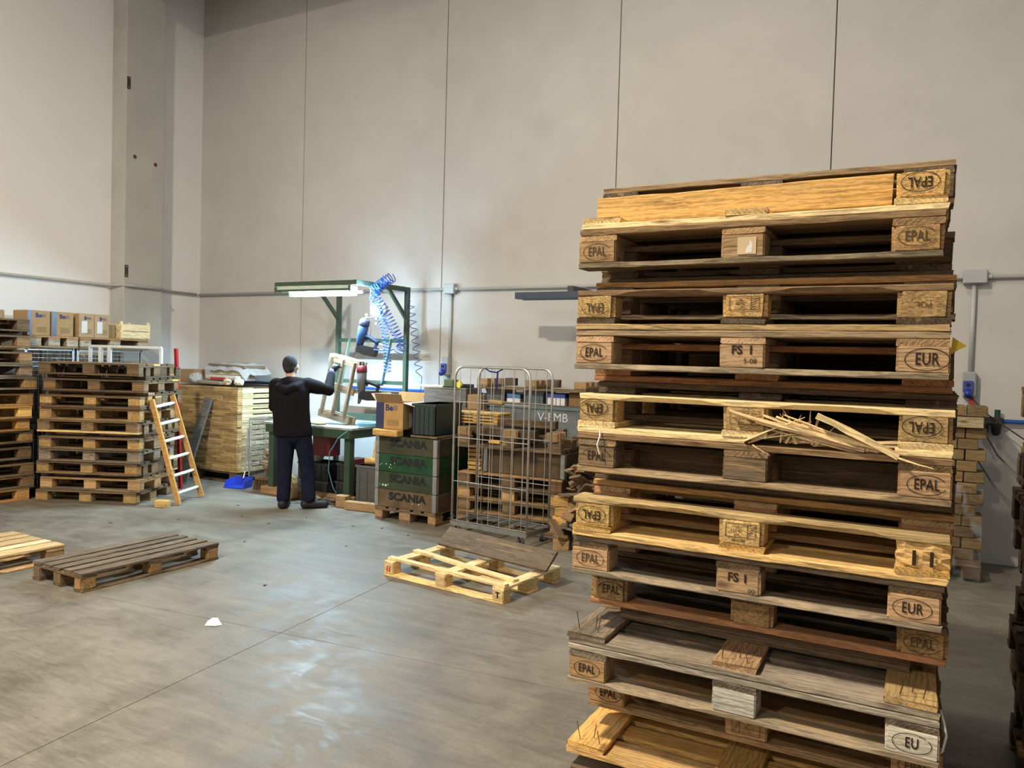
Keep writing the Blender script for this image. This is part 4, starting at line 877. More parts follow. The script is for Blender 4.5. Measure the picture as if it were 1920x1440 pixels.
limb(j, [(-.20, -.02, 1.42), (-.16, -.09, 1.40), (-.07, -.125, 1.375), (.02, -.09, 1.41), (.07, -.02, 1.44)], [.042, .050, .055, .050, .040])    # hood lying on the back
fuse('hooded_jacket', j, .011, 5, M_CLOTH, pr, (.011, .0095, .011))
cu = MB(); limb(cu, [elR.lerp(haR, .66), elR.lerp(haR, .80)], [.046, .042]); fuse('shirt_cuff', cu, .009, 2, M_CLOTH, pr, (.045, .045, .12))
tr_ = MB()
tr_.sphere((-.005, 0, .86), (.185, .13, .13), 18, 10)
limb(tr_, [HL, HL.lerp(KL, .5), KL, KL.lerp(AL, .55), AL+Vector((0, -.01, .03))], [.108, .098, .085, .080, .078]); limb(tr_, [HR, HR.lerp(KR, .5), KR, KR.lerp(AR, .55), AR+Vector((0, -.01, .03))], [.108, .098, .086, .082, .080])
fuse('trousers', tr_, .011, 4, M_CLOTH, pr, (.012, .014, .030))
for nm, pts in (('l', [(-.118, -.05, .05), (-.118, .06, .05), (-.125, .17, .04)]), ('r', [(.135, -.01, .055), (.22, .03, .05), (.345, .085, .042)])):
    s_m = MB(); limb(s_m, pts, [.052, .052, .046]); P0 = pts[0]; s_m.tube([(P0[0]+.005, P0[1]+.03, .04), (P0[0]+.005, P0[1]+.03, .14)], [.058, .056], 12)
    s_m.v = [(a, b_, max(c, .002)) for a, b_, c in s_m.v]
    fuse('shoe', s_m, .009, 3, M_RUB, pr, (.014, .014, .016))
def glove(at, fdir, side):
    g = MB(); fd = Vector(fdir).normalized(); up = Vector((0, 0, 1)); sd = fd.cross(up).normalized(); nn = sd.cross(fd)
    at = Vector(at); limb(g, [at-nn*.02-fd*.02, at+fd*.035], [.042, .047])
    for k, (o, L) in enumerate(((-.030, .075), (-.010, .085), (.010, .080), (.030, .065))):
        a0 = at+fd*.045+sd*o; a1 = a0+fd*L*.5+nn*.008; a2 = a1+fd*L*.2-nn*L*.45
        limb(g, [a0, a1, a2], [.0150, .0138, .012], 8)
    a0 = at-sd*.030*side; limb(g, [a0, a0-sd*.022*side+fd*.022-nn*.012, a0-sd*.016*side+fd*.052-nn*.022], [.0165, .015, .013], 8)
    return fuse('glove', g, .006, 2, M_RUB, pr, (.018, .018, .020))
glove(haR, (.55, .25, .30), 1); glove(haL, (.8, .5, .0), -1)
# ------------------------------------------------------------------ the small pallet held up on the bench
hp = thing('half_pallet', 'small weathered half pallet held tilted on the workbench', 'pallet', (-6.45, 7.38, TOPZ+.06))
hp.rotation_euler = (0, R(12), R(6)); hp.scale = (1.12, 1.0, 1.02)
HCOL = (.40, .30, .20, .35)
for x, y in ((-.15, 0), (.0, 0), (.15, 0)): obj('slat', board_mesh(.70, .06, .022, int(x*100)+95, 6), MW, hp, (x, -.03, .40), (0, R(90), 0), jit(HCOL))
for z in (.04, .40, .735): obj('cross_board', board_mesh(.40, .09, .022, int(z*100)+5, 4), MW, hp, (0, -.008, z), (R(90), 0, 0), jit(HCOL))
for z in (.04, .735):
    for x in (-.16, .16): obj('block', block_mesh(.08, .075, .09, 4), MW, hp, (x, .042, z), (0, 0, 0), jit(HCOL))
    obj('runner', board_mesh(.42, .09, .022, 77, 4), MW, hp, (.02, .091, z), (R(90), 0, 0), jit(HCOL))
obj('sagging_board', bevel_box(.36, .10, .022, .003), MW, None, (-6.62, 7.24, TOPZ+.013), (0, 0, -.3), TAN, label='loose offcut board lying under the held half pallet', cat='board')
# ------------------------------------------------------------------ wire trolley, dustpan, broom
wt = thing('wire_trolley', 'small galvanised wire basket trolley with scraps before the bundle', 'wire basket', (-7.90, 7.74, 0), R(14))
m = MB(); mesh_panel(m, (-.17, -.20, .30), (1, 0, 0), (0, 0, 1), .34, .58, .042, .002); mesh_panel(m, (-.17, .20, .12), (1, 0, 0), (0, 0, 1), .34, .76, .042, .002)
mesh_panel(m, (-.17, -.20, .12), (0, 1, 0), (0, 0, 1), .40, .76, .05, .002); mesh_panel(m, (.17, -.20, .12), (0, 1, 0), (0, 0, 1), .40, .30, .05, .002); mesh_panel(m, (-.17, -.20, .12), (1, 0, 0), (0, 1, 0), .34, .40, .05, .002)
obj('wire_mesh', m, M_METAL, wt, color=(.60, .60, .60), kind='stuff')
m = MB()
for x, y in ((-.17, -.2), (.17, -.2), (-.17, .2), (.17, .2)): m.cyl((x, y, .0), (x, y, .90), .010, n=8)
m.tube([(-.17, -.2, .90), (.17, -.2, .90), (.17, .2, .90), (-.17, .2, .90)], .010, 8, True); m.tube([(-.17, -.2, .30), (.17, -.2, .30), (.17, .2, .30), (-.17, .2, .30)], .006, 6, True)
obj('frame', m, M_METAL, wt, color=(.55, .55, .56))
for k in range(5):
    obj('scrap', block_mesh(.16, .10, .05, k), MW, None, (-7.90+.04*math.sin(k*2), 7.74+.05*math.cos(k*2), .17+.068*k), (.3*math.sin(k), .5*math.cos(k), k), jit(TAN, .3), label=('lowest', 'second lowest', 'middle', 'second highest', 'topmost')[k]+' brown offcut lying in the small wire basket trolley', cat='offcut', group='offcuts in the wire basket trolley')
dpn = thing('dustpan', 'blue long-handled dustpan on the floor by the bundle', 'dustpan', (-7.96, 7.27, 0), R(10))
vs = [(-.15, -.10, .005), (.15, -.10, .005), (.13, .12, .005), (-.13, .12, .005), (-.15, -.06, .10), (.15, -.06, .10), (.14, .13, .13), (-.14, .13, .13)]
obj('pan', MB().add(vs, [(0, 3, 2, 1), (3, 7, 6, 2), (0, 4, 7, 3), (1, 2, 6, 5)]), M_PLAST, dpn, color=(.03, .06, .45)).modifiers.new('s', 'SOLIDIFY').thickness = .006
obj('handle', MB().tube([(0, .11, .11), (.0, .14, .20), (.01, .18, .78)], .011, 8), M_METAL, dpn, color=(.55, .56, .58))
brm = thing('broom', 'broom with brown bristle head leaning beside the person', 'broom', (-7.55, 7.36, 0), R(20))
obj('stick', MB().tube([(0, 0, .16), (.12, .25, 1.42)], .012, 8), MW, brm, color=DRK); obj('head', bevel_box(.30, .07, .05, .01), MW, brm, (0, 0, .15), color=BRN)
for k in range(7): obj('bristles', MB().tube([(-.13+.043*k, 0, .13), (-.14+.046*k, 0, .0)], [.022, .032], 7), M_CLOTH, brm, color=(.11, .07, .045))
for k, (x, y, a) in enumerate(((-7.58, 7.72, .12), (-7.50, 7.66, -.06))):
    obj('rod', MB().tube([(x, y, .0), (x-a*1.6, y+.22, 1.28)], .009, 7), M_METAL, None, color=(.20, .21, .23), label=('thin dark steel rod leaning towards the column', 'thin dark steel rod leaning nearly upright behind the person')[k], cat='rod')
# ------------------------------------------------------------------ green collar crate
def collar_crate(loc, sx, sy, heights, label, cols, text=None, tcols=None, name='collar_crate', post=(.42, .43, .43)):
    t = thing(name, label, 'wooden crate', loc); z = 0
    for k, (h, cc) in enumerate(zip(heights, cols)):
        for s in (-1, 1):
            bf = obj('side_board', bevel_box(sx-.01, .022, h-.004, .002), M_WORN, t, (0, s*(sy/2-.011), z+h/2), color=cc)
            obj('side_board', bevel_box(.022, sy-.05, h-.004, .002), M_WORN, t, (s*(sx/2-.011), 0, z+h/2), color=tuple(c*.8 for c in cc))
            if s == -1 and text:
                me = text_mesh(text, .112, 1.0, .006).copy(); me.materials.append(tcols[k]); obj('lettering', me, None, bf, (.03, -.0125, h*.12), (R(90), 0, 0)).scale = (1.22, 1, 1)
                rc = random.Random(k*3+1)
                for q in range((2, 6, 7, 1)[k]):
                    r0 = rc.uniform(.004, .012); obj('scuff', MB().prism([(math.cos(a)*r0*rc.uniform(.5, 1.3), math.sin(a)*r0*rc.uniform(.5, 1.6)) for a in (0, 1.1, 2.2, 3.3, 4.4, 5.4)], .0006, (0, 0, 0), (1, 0, 0), (0, 0, 1)), M_WHITE, bf, ((rc.uniform(-.36, -.15) if k in (1, 2) else rc.uniform(.1, .3)), -.0118, rc.uniform(-.07, .02)))
        for a in (-1, 1):
            for b_ in (-1, 1):
                obj('hinge', MB().box(a*(sx/2-.02), b_*(sy/2+.002), 0, .045, .006, h*.96).box(a*(sx/2+.002), b_*(sy/2-.02), 0, .006, .045, h*.96).cyl((a*(sx/2), b_*(sy/2), -h*.45), (a*(sx/2), b_*(sy/2), h*.45), .008, n=8), M_METAL, t, (0, 0, z+h/2), color=post)
        z += h
    return t, z
CX, CY = -4.89, 7.36
cp = pallet((CX, CY, 0), R(90), 'pallet under the green lettered collar crate', 'carrying pallets at the back', (AGED, AGED, TAN, AGED), Lg=1.18, Wd=.8, seed=91)
cc1, zz1 = collar_crate((CX, CY, .145), .80, 1.18, [.195]*4, 'green stacked collar crate with black lettering on every board', [(.14, .090, .052), (.038, .055, .027), (.014, .062, .026), (.060, .060, .036)], 'SCANIA', [M_BLACKP]*4)
ztop = .145+.78
obj('timber', bevel_box(.34, .12, .07, .008), MW, None, (CX-.24, CY-.60, ztop+.036), (0, 0, -.03), GOLD, label='thick golden timber under the open carton on the crate', cat='timber')
obj('timber', bevel_box(.34, .12, .07, .008), MW, None, (CX-.24, CY-.30, ztop+.036), (0, 0, .02), AGED, label='brown timber behind the golden one on the crate', cat='timber')
ob = carton((-5.14, 6.98, ztop+.073), (.36, .38, .29), R(2), 'open brown carton with purple band and raised flaps', (.47, .29, .12), None, band=(.0, .105), text=1.0, flaps=True)
obj('paper_slip', MB().box(0, 0, 0, .0008, .10, .16), M_WHITE, ob, (.1815, -.02, .10))
plastic_crate((-4.70, 7.08, ztop+.03), (.30, .52, .34), 0, 'dark green ribbed plastic crate beside the open carton', (.022, .040, .036), None, 5)
obj('board', bevel_box(.34, .54, .024, .003), MW, None, (-4.70, 7.09, ztop+.014), (0, 0, 0), AGED, label='flat board under the dark green plastic crate', cat='board')
# ------------------------------------------------------------------ pallet pile with timber behind the roll cage
S5, z5 = stack([('U', AGED), ('V', AGED), ('U', TAN), ('U', BRN)], -3.815, 7.47, R(4), 'the low caged pile', 'pallets of the low pile behind the roll cage', 35, jitter=.012, chips=.1)
cc2, zz2 = collar_crate((-3.66, 7.50, z5+.002), .95, .70, [.26], 'brown single collar crate on the low pallet pile', [(.10, .065, .035)], None)
zt2 = z5+.262
pallet((-3.83, 7.47, zt2), R(3), 'old brown pallet with timber heaped on it behind the cage', 'carrying pallets at the back', (AGED, AGED, AGED, AGED), seed=92, flip=True, skip={('bot', 0), ('bot', 1), ('bot', 2)})
TG = 'timbers heaped behind the roll cage'
for k, (x0, x1, y, z, h, colr, lb) in enumerate(((-4.43, -3.55, 7.26, .118, .09, DRK, 'long dark square timber at the front of the heap'), (-4.30, -3.45, 7.44, .118, .10, BRN, 'long brown square timber in the middle of the heap'), (-4.12, -3.40, 7.62, .118, .09, AGED, 'aged square timber at the back of the heap'), (-4.05, -3.38, 7.34, .223, .085, DRK, 'thick dark timber lying on top of the heap'))):
    obj('timber', board_mesh(x1-x0, .10, h, 200+k, 8, .008, .002), MW, None, ((x0+x1)/2, y, zt2+z+h/2+.006), (0, 0, (k-1.5)*.03), colr, label=lb, cat='timber', group=TG)
yb_ = thing('lath_bundle', 'bundle of yellow laths in layers on the timber heap', 'timber bundle', (-4.42, 7.56, zt2+.226), R(3))
for k in range(4):
    for q in range(5): obj('lath', bevel_box(.62, .052, .021, .002), MW, yb_, (0, -.13+.062*q, .0105+.034*k), (0, 0, 0), jit(GOLD, .15))
    if k < 3:
        for x in (-.26, 0, .26): obj('spacer', bevel_box(.05, .32, .013, .002), MW, yb_, (x, 0, .0275+.034*k), (0, 0, 0), jit(GOLD, .2))
for k, (x, y, z, lb) in enumerate(((-4.36, 7.05, .123, 'square wooden block at the left front of the heaped pallet'), (-3.30, 7.06, .123, 'rounded wooden block at the right front of the heaped pallet'), (-3.32, 7.22, .123, 'wooden block perched on the right end of the heap'), (-3.80, 7.06, .123, 'pair-like wooden block in front of the heap'))):
    obj('wood_block', block_mesh(.145, .10, .09, 20+k, b=.02), MW, None, (x, y+.06, zt2+z+.047), (0, 0, .2*k), jit(TAN, .2), label=lb, cat='wood block')
ylw = thing('lath_bundle', 'short pile of yellow laths on the low pile beside the crate', 'timber bundle', (-4.36, 7.30, .0), R(3))
for k in range(5): obj('lath', bevel_box(.16, .34, .036, .003), MW, ylw, (random.Random(k).uniform(-.004, .004), 0, .02+.0475*k), (0, 0, 0), jit(GOLD, .18))
ylw.location = (-4.30, 7.38, z5+.002)
# steel container and green collar behind
stc = thing('steel_container', 'grey steel container with raised white letters near the wall', 'steel container', (-4.02, 8.205, 0)); stc.scale = (1, .74, 1)
m = MB().box(0, 0, .10, 1.30, .50, .03)
for s in (-1, 1): m.box(0, s*.24, .68, 1.28, .02, 1.14); m.box(s*.64, 0, .68, .02, .48, 1.14)
obj('shell', m, M_WORN, stc, color=(.17, .18, .185))
for a in (-1, 1):
    for b_ in (-1, 1): obj('corner_post', MB().box(a*.64, b_*.24, .63, .05, .05, 1.26), M_METAL, stc, color=(.35, .37, .38))
obj('rim', MB().box(0, -.25, 1.25, 1.34, .03, .035).box(0, .25, 1.25, 1.34, .03, .035).box(-.65, 0, 1.25, .03, .5, .035).box(.65, 0, 1.25, .03, .5, .035), M_PAINT, stc, color=(.15, .19, .20))
me = text_mesh('V-EMB', .14).copy(); me.materials.append(M_WHITE); obj('lettering', me, None, stc, (.28, -.2525, 1.14), (R(90), 0, 0))
obj('lid', bevel_box(1.30, .50, .012, .002), MW, stc, (0, 0, 1.274), color=GREY)
gcr, zg = collar_crate((-2.55, 8.01, .145), 1.06, .78, [.28, .28, .28, .28], 'dark green tall collar crate right of the steel container', [(.030, .042, .030)]*4, None)
pallet((-2.55, 8.01, 0), 0, 'pallet under the dark green tall collar crate', 'carrying pallets at the back', (BRN, BRN, BRN, BRN), Lg=1.1, seed=93)
zs = 1.282
CG = 'small containers on the steel container'
plastic_crate((-4.52, 8.19, zs), (.24, .30, .155), 0, 'grey translucent plastic tub at the left of the container top', (.17, .17, .165), CG, 2)
plastic_crate((-4.00, 8.19, zs), (.26, .30, .155), 0, 'blue-grey plastic tub in the middle of the container top', (.12, .15, .18), CG, 2)
bx = thing('paper_stack', 'blue and white paper packs between the plastic tubs', 'paper pack', (-4.27, 8.14, zs), .1, CG)
obj('packs', bevel_box(.17, .24, .06, .004), M_CARD, bx, (0, 0, .03), color=(.75, .77, .80)); obj('blue_cover', bevel_box(.17, .24, .05, .004), M_PLAST, bx, (0, 0, .086), (0, .06, 0), (.10, .25, .55))
bb = thing('boxed_goods', 'white box with blue checked top right of the tubs', 'box', (-3.70, 8.14, zs), 0, CG)
obj('body', bevel_box(.22, .26, .09, .004), M_CARD, bb, (0, 0, .045), color=(.78, .78, .78)); obj('blue_top', bevel_box(.225, .265, .05, .004), M_PLAST, bb, (0, 0, .115), color=(.05, .09, .40))
for k in range(3): obj('divider', MB().box(-.055+.055*k, -.131, .045, .006, .003, .09), M_NAVY, bb)
zi = zs+.16
pallet((-4.02, 8.17, zi), R(1), 'upside-down pallet with bare upright blocks on the plastic tubs', 'carrying pallets at the back', (AGED, AGED, TAN, AGED), flip=True, Wd=.44, Lg=1.40, seed=94, skip={('bot', 0), ('bot', 1), ('bot', 2)})
for (x, y, cc, sx_, lb) in ((-4.30, 8.04, DRK, .13, 'dark wooden block left of centre on the upside-down pallet'), (-3.74, 8.04, DRK, .14, 'dark wooden block right of centre on the upside-down pallet')):
    obj('wood_block', block_mesh(sx_, .10, .09, 31, b=.01), MW, None, (x, y, zi+.046+.046), (0, 0, .05), cc, label=lb, cat='wood block')
carton((-3.48, 8.17, zs), (.16, .24, .155), .03, 'torn brown carton at the right end of the container top', (.30, .18, .09), None, text=False)
obj('bottle', MB().tube([(0, 0, 0), (0, 0, .015), (0, 0, .10), (0, 0, .125), (0, 0, .15)], [.038, .045, .045, .022, .02], 14).mesh('bottle', True), M_PLAST, None, (-2.98, 7.74, zg+.147), color=(.03, .08, .30), label='blue plastic bottle on the dark green tall collar crate', cat='bottle')
obj('wood_block', block_mesh(.5, .12, .10, 33), MW, None, (-2.55, 7.80, zg+.147+.052), (0, 0, .05), TAN, label='brown timber on the dark green collar crate behind the stack', cat='wood block')
# brown box with lath top left of the container
bxx = thing('wooden_box', 'grey-brown wooden box with pale lath across its top', 'wooden box', (-5.20, 8.17, 0), 0)
for (x, y, sx_, sy_) in ((0, -.18, .62, .02), (0, .18, .62, .02), (-.30, 0, .02, .34), (.30, 0, .02, .34)): obj('side', bevel_box(sx_, sy_, 1.40, .003), MW, bxx, (x, y, .71), color=(.17, .145, .125, .7))
obj('lid', bevel_box(.62, .39, .02, .003), MW, bxx, (0, 0, 1.421), color=GREY)
obj('lath', bevel_box(.44, .07, .02, .002), MW, None, (-5.46, 8.02, 1.443), (0, 0, .03), CREAM, label='pale lath laid across the grey-brown wooden box', cat='lath')
obj('drill_case', bevel_box(.15, .12, .10, .012), M_PLAST, None, (-5.16, 8.06, 1.483), color=(.08, .09, .03), label='olive plastic case on the grey-brown wooden box', cat='case')
tpw = thing('tape_measure', 'yellow and black tape measure beside the olive case', 'tape measure', (-5.03, 8.05, 1.432)); obj('case', MB().cyl((0, -.02, .04), (0, .02, .04), .04, n=14), M_PLAST, tpw, color=(.75, .55, .03)); obj('grip', bevel_box(.05, .042, .03, .006), M_RUB, tpw, (.04, 0, .02), color=(.02, .02, .02))
obj('charger', bevel_box(.14, .12, .045, .008), M_PLAST, None, (-5.00, 8.18, 1.455), color=(.02, .02, .022), label='black charger block with a cable on the wooden box', cat='charger')
carton((-4.66, 7.86, 1.20), (.18, .16, .17), .1, 'small brown carton beside the wooden box under the socket', (.38, .24, .11), None, text=False)
obj('shelf_board', bevel_box(.44, .18, .02, .003), MW, None, (-4.72, 7.85, 1.188), color=AGED, label='narrow board carrying the small brown carton', cat='board')
for x in (-4.90, -4.58): obj('prop', bevel_box(.06, .10, .25, .004), MW, None, (x, 7.85, 1.051), color=BRN, label='upright prop '+('left' if x < -4.7 else 'right')+' under the narrow carton board', cat='prop')
# ------------------------------------------------------------------ roll cage
rc_ = thing('roll_cage', 'galvanised roll cage with two wire sides and a blue strap', 'roll cage', (-3.675, 6.70, 0), R(-6.2))
def cage_panel(y, parent):
    f = thing_part('side_frame', parent); w = .45; m = MB()
    pts = [(-w, y, .16)]+[(-w, y, 1.60)]
    for k in range(1, 6): a = math.pi/2*k/5; pts.append((-w+.11-.11*math.cos(a), y, 1.60+.11*math.sin(a)))
    for k in range(0, 6): a = math.pi/2*k/5; pts.append((w-.11+.11*math.sin(a), y, 1.60+.11*math.cos(a)))
    pts.append((w, y, .16))
    fr = obj('side_frame', m.tube(pts, .0125, 10).mesh('side_frame', True), M_METAL, parent, color=(.62, .62, .60))
    for k in range(7): x = -w+.9*(k+.5)/7*1.0; obj('upright_wire', MB().cyl((x, y, .17), (x, y, 1.70), .0036, n=6), M_METAL, fr, color=(.62, .62, .60))
    for z in (.165, .56, 1.0, 1.36): obj('cross_wire', MB().cyl((-w, y, z), (w, y, z), .0045, n=6), M_METAL, fr, color=(.65, .65, .63))
def thing_part(n, p): return None
cage_panel(-.20, rc_); cage_panel(.20, rc_)
m = MB()
for y in (-.20, .20): m.bar((-.46, y, .135), (.46, y, .135), .03, .045)
for x in (-.45, 0, .45): m.bar((x, -.20, .135), (x, .20, .135), .03, .04)
for k in range(6): m.bar((-.36+.144*k, -.2, .155), (-.36+.144*k, .2, .155), .008, .008)
obj('base', m, M_METAL, rc_, color=(.40, .40, .39))
for x in (-.38, .38):
    for y in (-.19, .19):
        w = obj('castor', MB().cyl((-.014, 0, .048), (.014, 0, .048), .047, n=16), M_RUB, rc_, (x, y, 0), (0, 0, .4*x+y), (.03, .03, .03)); obj('fork', MB().box(-.022, 0, .075, .004, .04, .09).box(.022, 0, .075, .004, .04, .09).box(0, 0, .117, .05, .05, .006), M_METAL, w, color=(.5, .5, .5))
st = obj('strap', MB().tube([(-.08, -.2, 1.70), (-.02, -.205, 1.672), (.06, -.205, 1.665), (.13, -.2, 1.70)], .007, 6), M_CLOTH, rc_, color=(.02, .03, .16))
obj('strap_tail', MB().box(0, 0, 0, .018, .004, .17), M_CLOTH, st, (.07, -.207, 1.59), (0, .06, 0), (.02, .03, .18))
obj('lath_scrap', bevel_box(.13, .06, .03, .004), MW, rc_, (.07, -.205, .993), (0, 0, .05), GOLD); obj('lath_scrap', bevel_box(.17, .07, .04, .012), MW, rc_, (.07, -.205, 1.375), (0, .05, 0), TAN)
# a folded cage frame half hidden behind the tall stack
fc = obj('folded_cage_frame', MB().tube([(-2.52, 6.58, 0), (-2.52, 6.58, 1.62), (-2.48, 6.60, 1.69), (-2.38, 6.65, 1.72), (-1.72, 6.95, 1.72), (-1.66, 6.98, 1.65), (-1.66, 6.98, 0)], .0125, 8).mesh('folded_cage_frame', True), M_METAL, None, color=(.40, .40, .38), label='bare bent cage frame half hidden behind the tall stack', cat='cage frame')
# ------------------------------------------------------------------ scrap heap
rsr = random.Random(77); SCR = []; _sl = {}
def scrap_label(cc, x, z, k):
    a = {id(AGED): 'aged brown', id(TAN): 'tan', id(GREY): 'grey weathered', id(PINK): 'pinkish', id(BRN): 'dark brown'}[id(cc)]
    b = 'the floor layer' if z < .12 else 'the lower part' if z < .3 else 'the middle' if z < .5 else 'the upper part' if z < .68 else 'the very top'
    c = 'left side' if x < -2.95 else 'right side' if x > -2.62 else 'centre'
    base = a+' offcut in '+b+' of the scrap heap, '+c; _sl[base] = _sl.get(base, 0)+1
    return base if _sl[base] == 1 else base+', '+['', '', 'second', 'third', 'fourth', 'fifth', 'sixth', 'seventh', 'eighth', 'ninth'][_sl[base]]+' from front'
for k in range(10):
    L_ = rsr.choice((.18, .24, .30, .38)); SCR.append(board_mesh(L_, rsr.choice((.07, .09, .10, .12)), rsr.choice((.022, .024, .05, .078)), 300+k, 3, .004, .003)); SCR[-1].materials.append(MW)
for k in range(120):
    t = k/120; z = .085+.74*t; spread = (1-t)**.8
    x = -2.78+rsr.uniform(-.30, .40)*(.35+.75*spread); y = 6.96+rsr.uniform(-.30, .30)*(.5+.6*spread)+.05*t
    o_col = rsr.choice((AGED, TAN, GREY, AGED, GREY, PINK, BRN))
    o = obj('offcut', SCR[rsr.randrange(10)], None, None, (x, y, z), (rsr.uniform(-.5, .5), rsr.uniform(-.5, .5), rsr.uniform(0, 3.1)), jit(o_col, .2, rsr), label=scrap_label(o_col, x, z, k), cat='offcut', group='offcuts of the scrap heap')
for k, (x, y, z) in enumerate(((-3.06, 6.84, .235), (-3.05, 6.86, .33), (-3.07, 6.85, .425), (-2.98, 6.66, .045), (-3.06, 6.84, .045))):
    obj('wood_block', block_mesh(.15, .12, .09, 60+k), MW, None, (x, y, z), (0, 0, .15*k), jit(GOLD if k < 3 else TAN, .2, rsr), label=('golden sawn block at the bottom of the trio', 'golden sawn block in the middle of the trio', 'golden sawn block on top of the trio', 'tan sawn block on the floor before the trio', 'tan sawn block on the floor under the trio')[k]+' left of the scrap heap', cat='wood block', group='sawn blocks on the scrap heap')
# ------------------------------------------------------------------ fittings on the walls
GP = (.46, .46, .44)
cd = thing('conduit', 'grey plastic cable conduit running along both walls', 'conduit', (0, YW-.03, 2.69))
obj('pipe', MB().tube([(XW+.03, 0, 0), (8.3, 0, 0)], .021, 8).mesh('pipe', True), M_PLAST, cd, color=GP)
yo = -(YW-.03)
obj('pipe', MB().tube([(XW+.022, -8, yo*0), (XW+.022, 6.86+yo, 0), (XW+.30+.025, 6.96+yo, 0), (XW+.30+.025, 7.54+yo, 0), (XW+.022, 7.66+yo, 0), (XW+.022, -.05, 0)], .021, 8).mesh('pipe', True), M_PLAST, cd, color=GP)
for k in range(15): obj('clip', MB().box(XW+.6+k*1.2, .012, 0, .02, .03, .04), M_PLAST, cd, color=(.4, .4, .38))
def jbox(x, w, h, label):
    t = thing('junction_box', label, 'junction box', (x, YW-.045, 2.69)); obj('case', bevel_box(w, .085, h, .008, 2), M_PLAST, t, color=(.42, .44, .46)); obj('cover', bevel_box(w*.94, .01, h*.92, .004), M_PLAST, t, (0, -.046, 0), color=(.46, .48, .50))
    for s in (-1, 1): obj('gland', MB().cyl((s*w/2, 0, 0), (s*(w/2+.035), 0, 0), .022, n=10), M_PLAST, t, color=(.5, .5, .5))
jbox(-5.44, .16, .13, 'small grey junction box on the conduit above the bench'); jbox(.395, .20, .13, 'grey junction box on the conduit right of the tall stack')
for x, z0, lb in ((-5.44, 1.80, 'vertical grey conduit dropping to the blue socket'), (.39, 1.80, 'vertical grey conduit right of the tall stack')):
    obj('drop_conduit', MB().cyl((x, YW-.03, z0), (x, YW-.03, 2.63), .02, n=10).mesh('drop_conduit', True), M_PLAST, None, color=(.50, .51, .50), label=lb, cat='conduit')
def socket(x, z, lb):
    t = thing('wall_socket', lb, 'socket', (x, YW-.05, z)); obj('back_box', bevel_box(.11, .09, .24, .012), M_PLAST, t, color=(.36, .37, .37)); obj('blue_front', bevel_box(.085, .03, .11, .008), M_PLAST, t, (-.01, -.055, -.02), color=(.05, .08, .32))
    obj('plug', MB().tube([(-.01, -.06, -.07), (-.01, -.10, -.09), (-.01, -.12, -.10)], [.034, .036, .030], 12).mesh('plug', True), M_PLAST, t, color=(.02, .04, .30)); obj('switch', bevel_box(.03, .02, .025, .004), M_PLAST, t, (-.012, -.075, .0), color=(.02, .02, .02))
    return t
socket(-5.47, 1.69, 'blue industrial socket on the wall above the wooden box'); s2 = socket(.385, 1.68, 'blue switched socket on the wall right of the tall stack')
obj('red_flap', bevel_box(.05, .02, .07, .004), M_PLAST, s2, (.02, -.06, -.15), color=(.45, .06, .06))
ap = thing('air_pipe', 'blue compressed air pipe running low along the back wall', 'pipe', (0, YW-.06, 1.35))
obj('pipe', MB().cyl((XW+.6, 0, 0), (8.2, 0, 0), .020, n=10).mesh('pipe', True), M_PAINT, ap, color=(.02, .10, .38))
for k in range(10): obj('clip', MB().box(XW+1.0+k*1.7, .025, 0, .02, .05, .055), M_PLAST, ap, color=(.03, .08, .3))
fr = thing('air_regulator', 'black air filter regulator on the blue pipe', 'air regulator', (.57, YW-.07, 1.35))
for x in (-.055, .045): obj('bowl', MB().tube([(x, 0, -.0), (x, 0, -.03), (x, 0, -.11), (x, 0, -.135)], [.036, .042, .038, .02], 12).mesh('bowl', True), M_RUB, fr, color=(.02, .02, .022))
obj('body', bevel_box(.20, .07, .07, .012), M_RUB, fr, color=(.025, .025, .027)); obj('knob', MB().cyl((.05, 0, .035), (.05, 0, .105), .024, n=12), M_RUB, fr, color=(.015, .05, .035)); obj('valve', MB().cyl((-.06, 0, .035), (-.06, 0, .075), .009, n=8), M_METAL, fr, color=(.2, .2, .2))
def cable(pts, r, colr, lb): obj('cable', MB().tube(pts, r, 6).mesh('cable', True), M_PLAST, None, color=colr, label=lb, cat='cable', group='cables hanging right of the tall stack')
cable([(.40, YW-.12, 1.56), (.55, YW-.20, 1.40), (.80, YW-.30, 1.22), (1.2, YW-.3, 1.0)], .007, (.05, .03, .025), 'dark cable running from the socket down to the right')
cable([(.50, YW-.08, 1.28), (.62, YW-.3, 1.05), (.85, YW-.5, .82), (1.3, YW-.6, .6)], .007, (.10, .09, .07), 'brown cable sagging below the air regulator')
cable([(.45, YW-.2, 1.02), (.60, YW-.45, .78), (.85, YW-.7, .55), (1.3, YW-.8, .4)], .007, (.10, .09, .07), 'lowest sagging cable right of the tall stack')
# dark steel arm sticking out from the wall
arm = thing('steel_bracket', 'dark blue steel bracket beams projecting from the wall', 'steel bracket', (-3.4, YW, 2.55))
obj('beam', MB().box(-.27, -.62, -.02, .98, .10, .075), M_PAINT, arm, color=(.06, .075, .11)); obj('flange', MB().box(-.20, -.665, -.065, .90, .06, .02), M_PAINT, arm, color=(.03, .045, .09))
obj('stub', MB().box(-.10, -.30, .055, .07, .60, .06), M_PAINT, arm, color=(.07, .065, .065)); obj('stub', MB().box(.25, -.30, .055, .07, .60, .06), M_PAINT, arm, color=(.07, .065, .065))
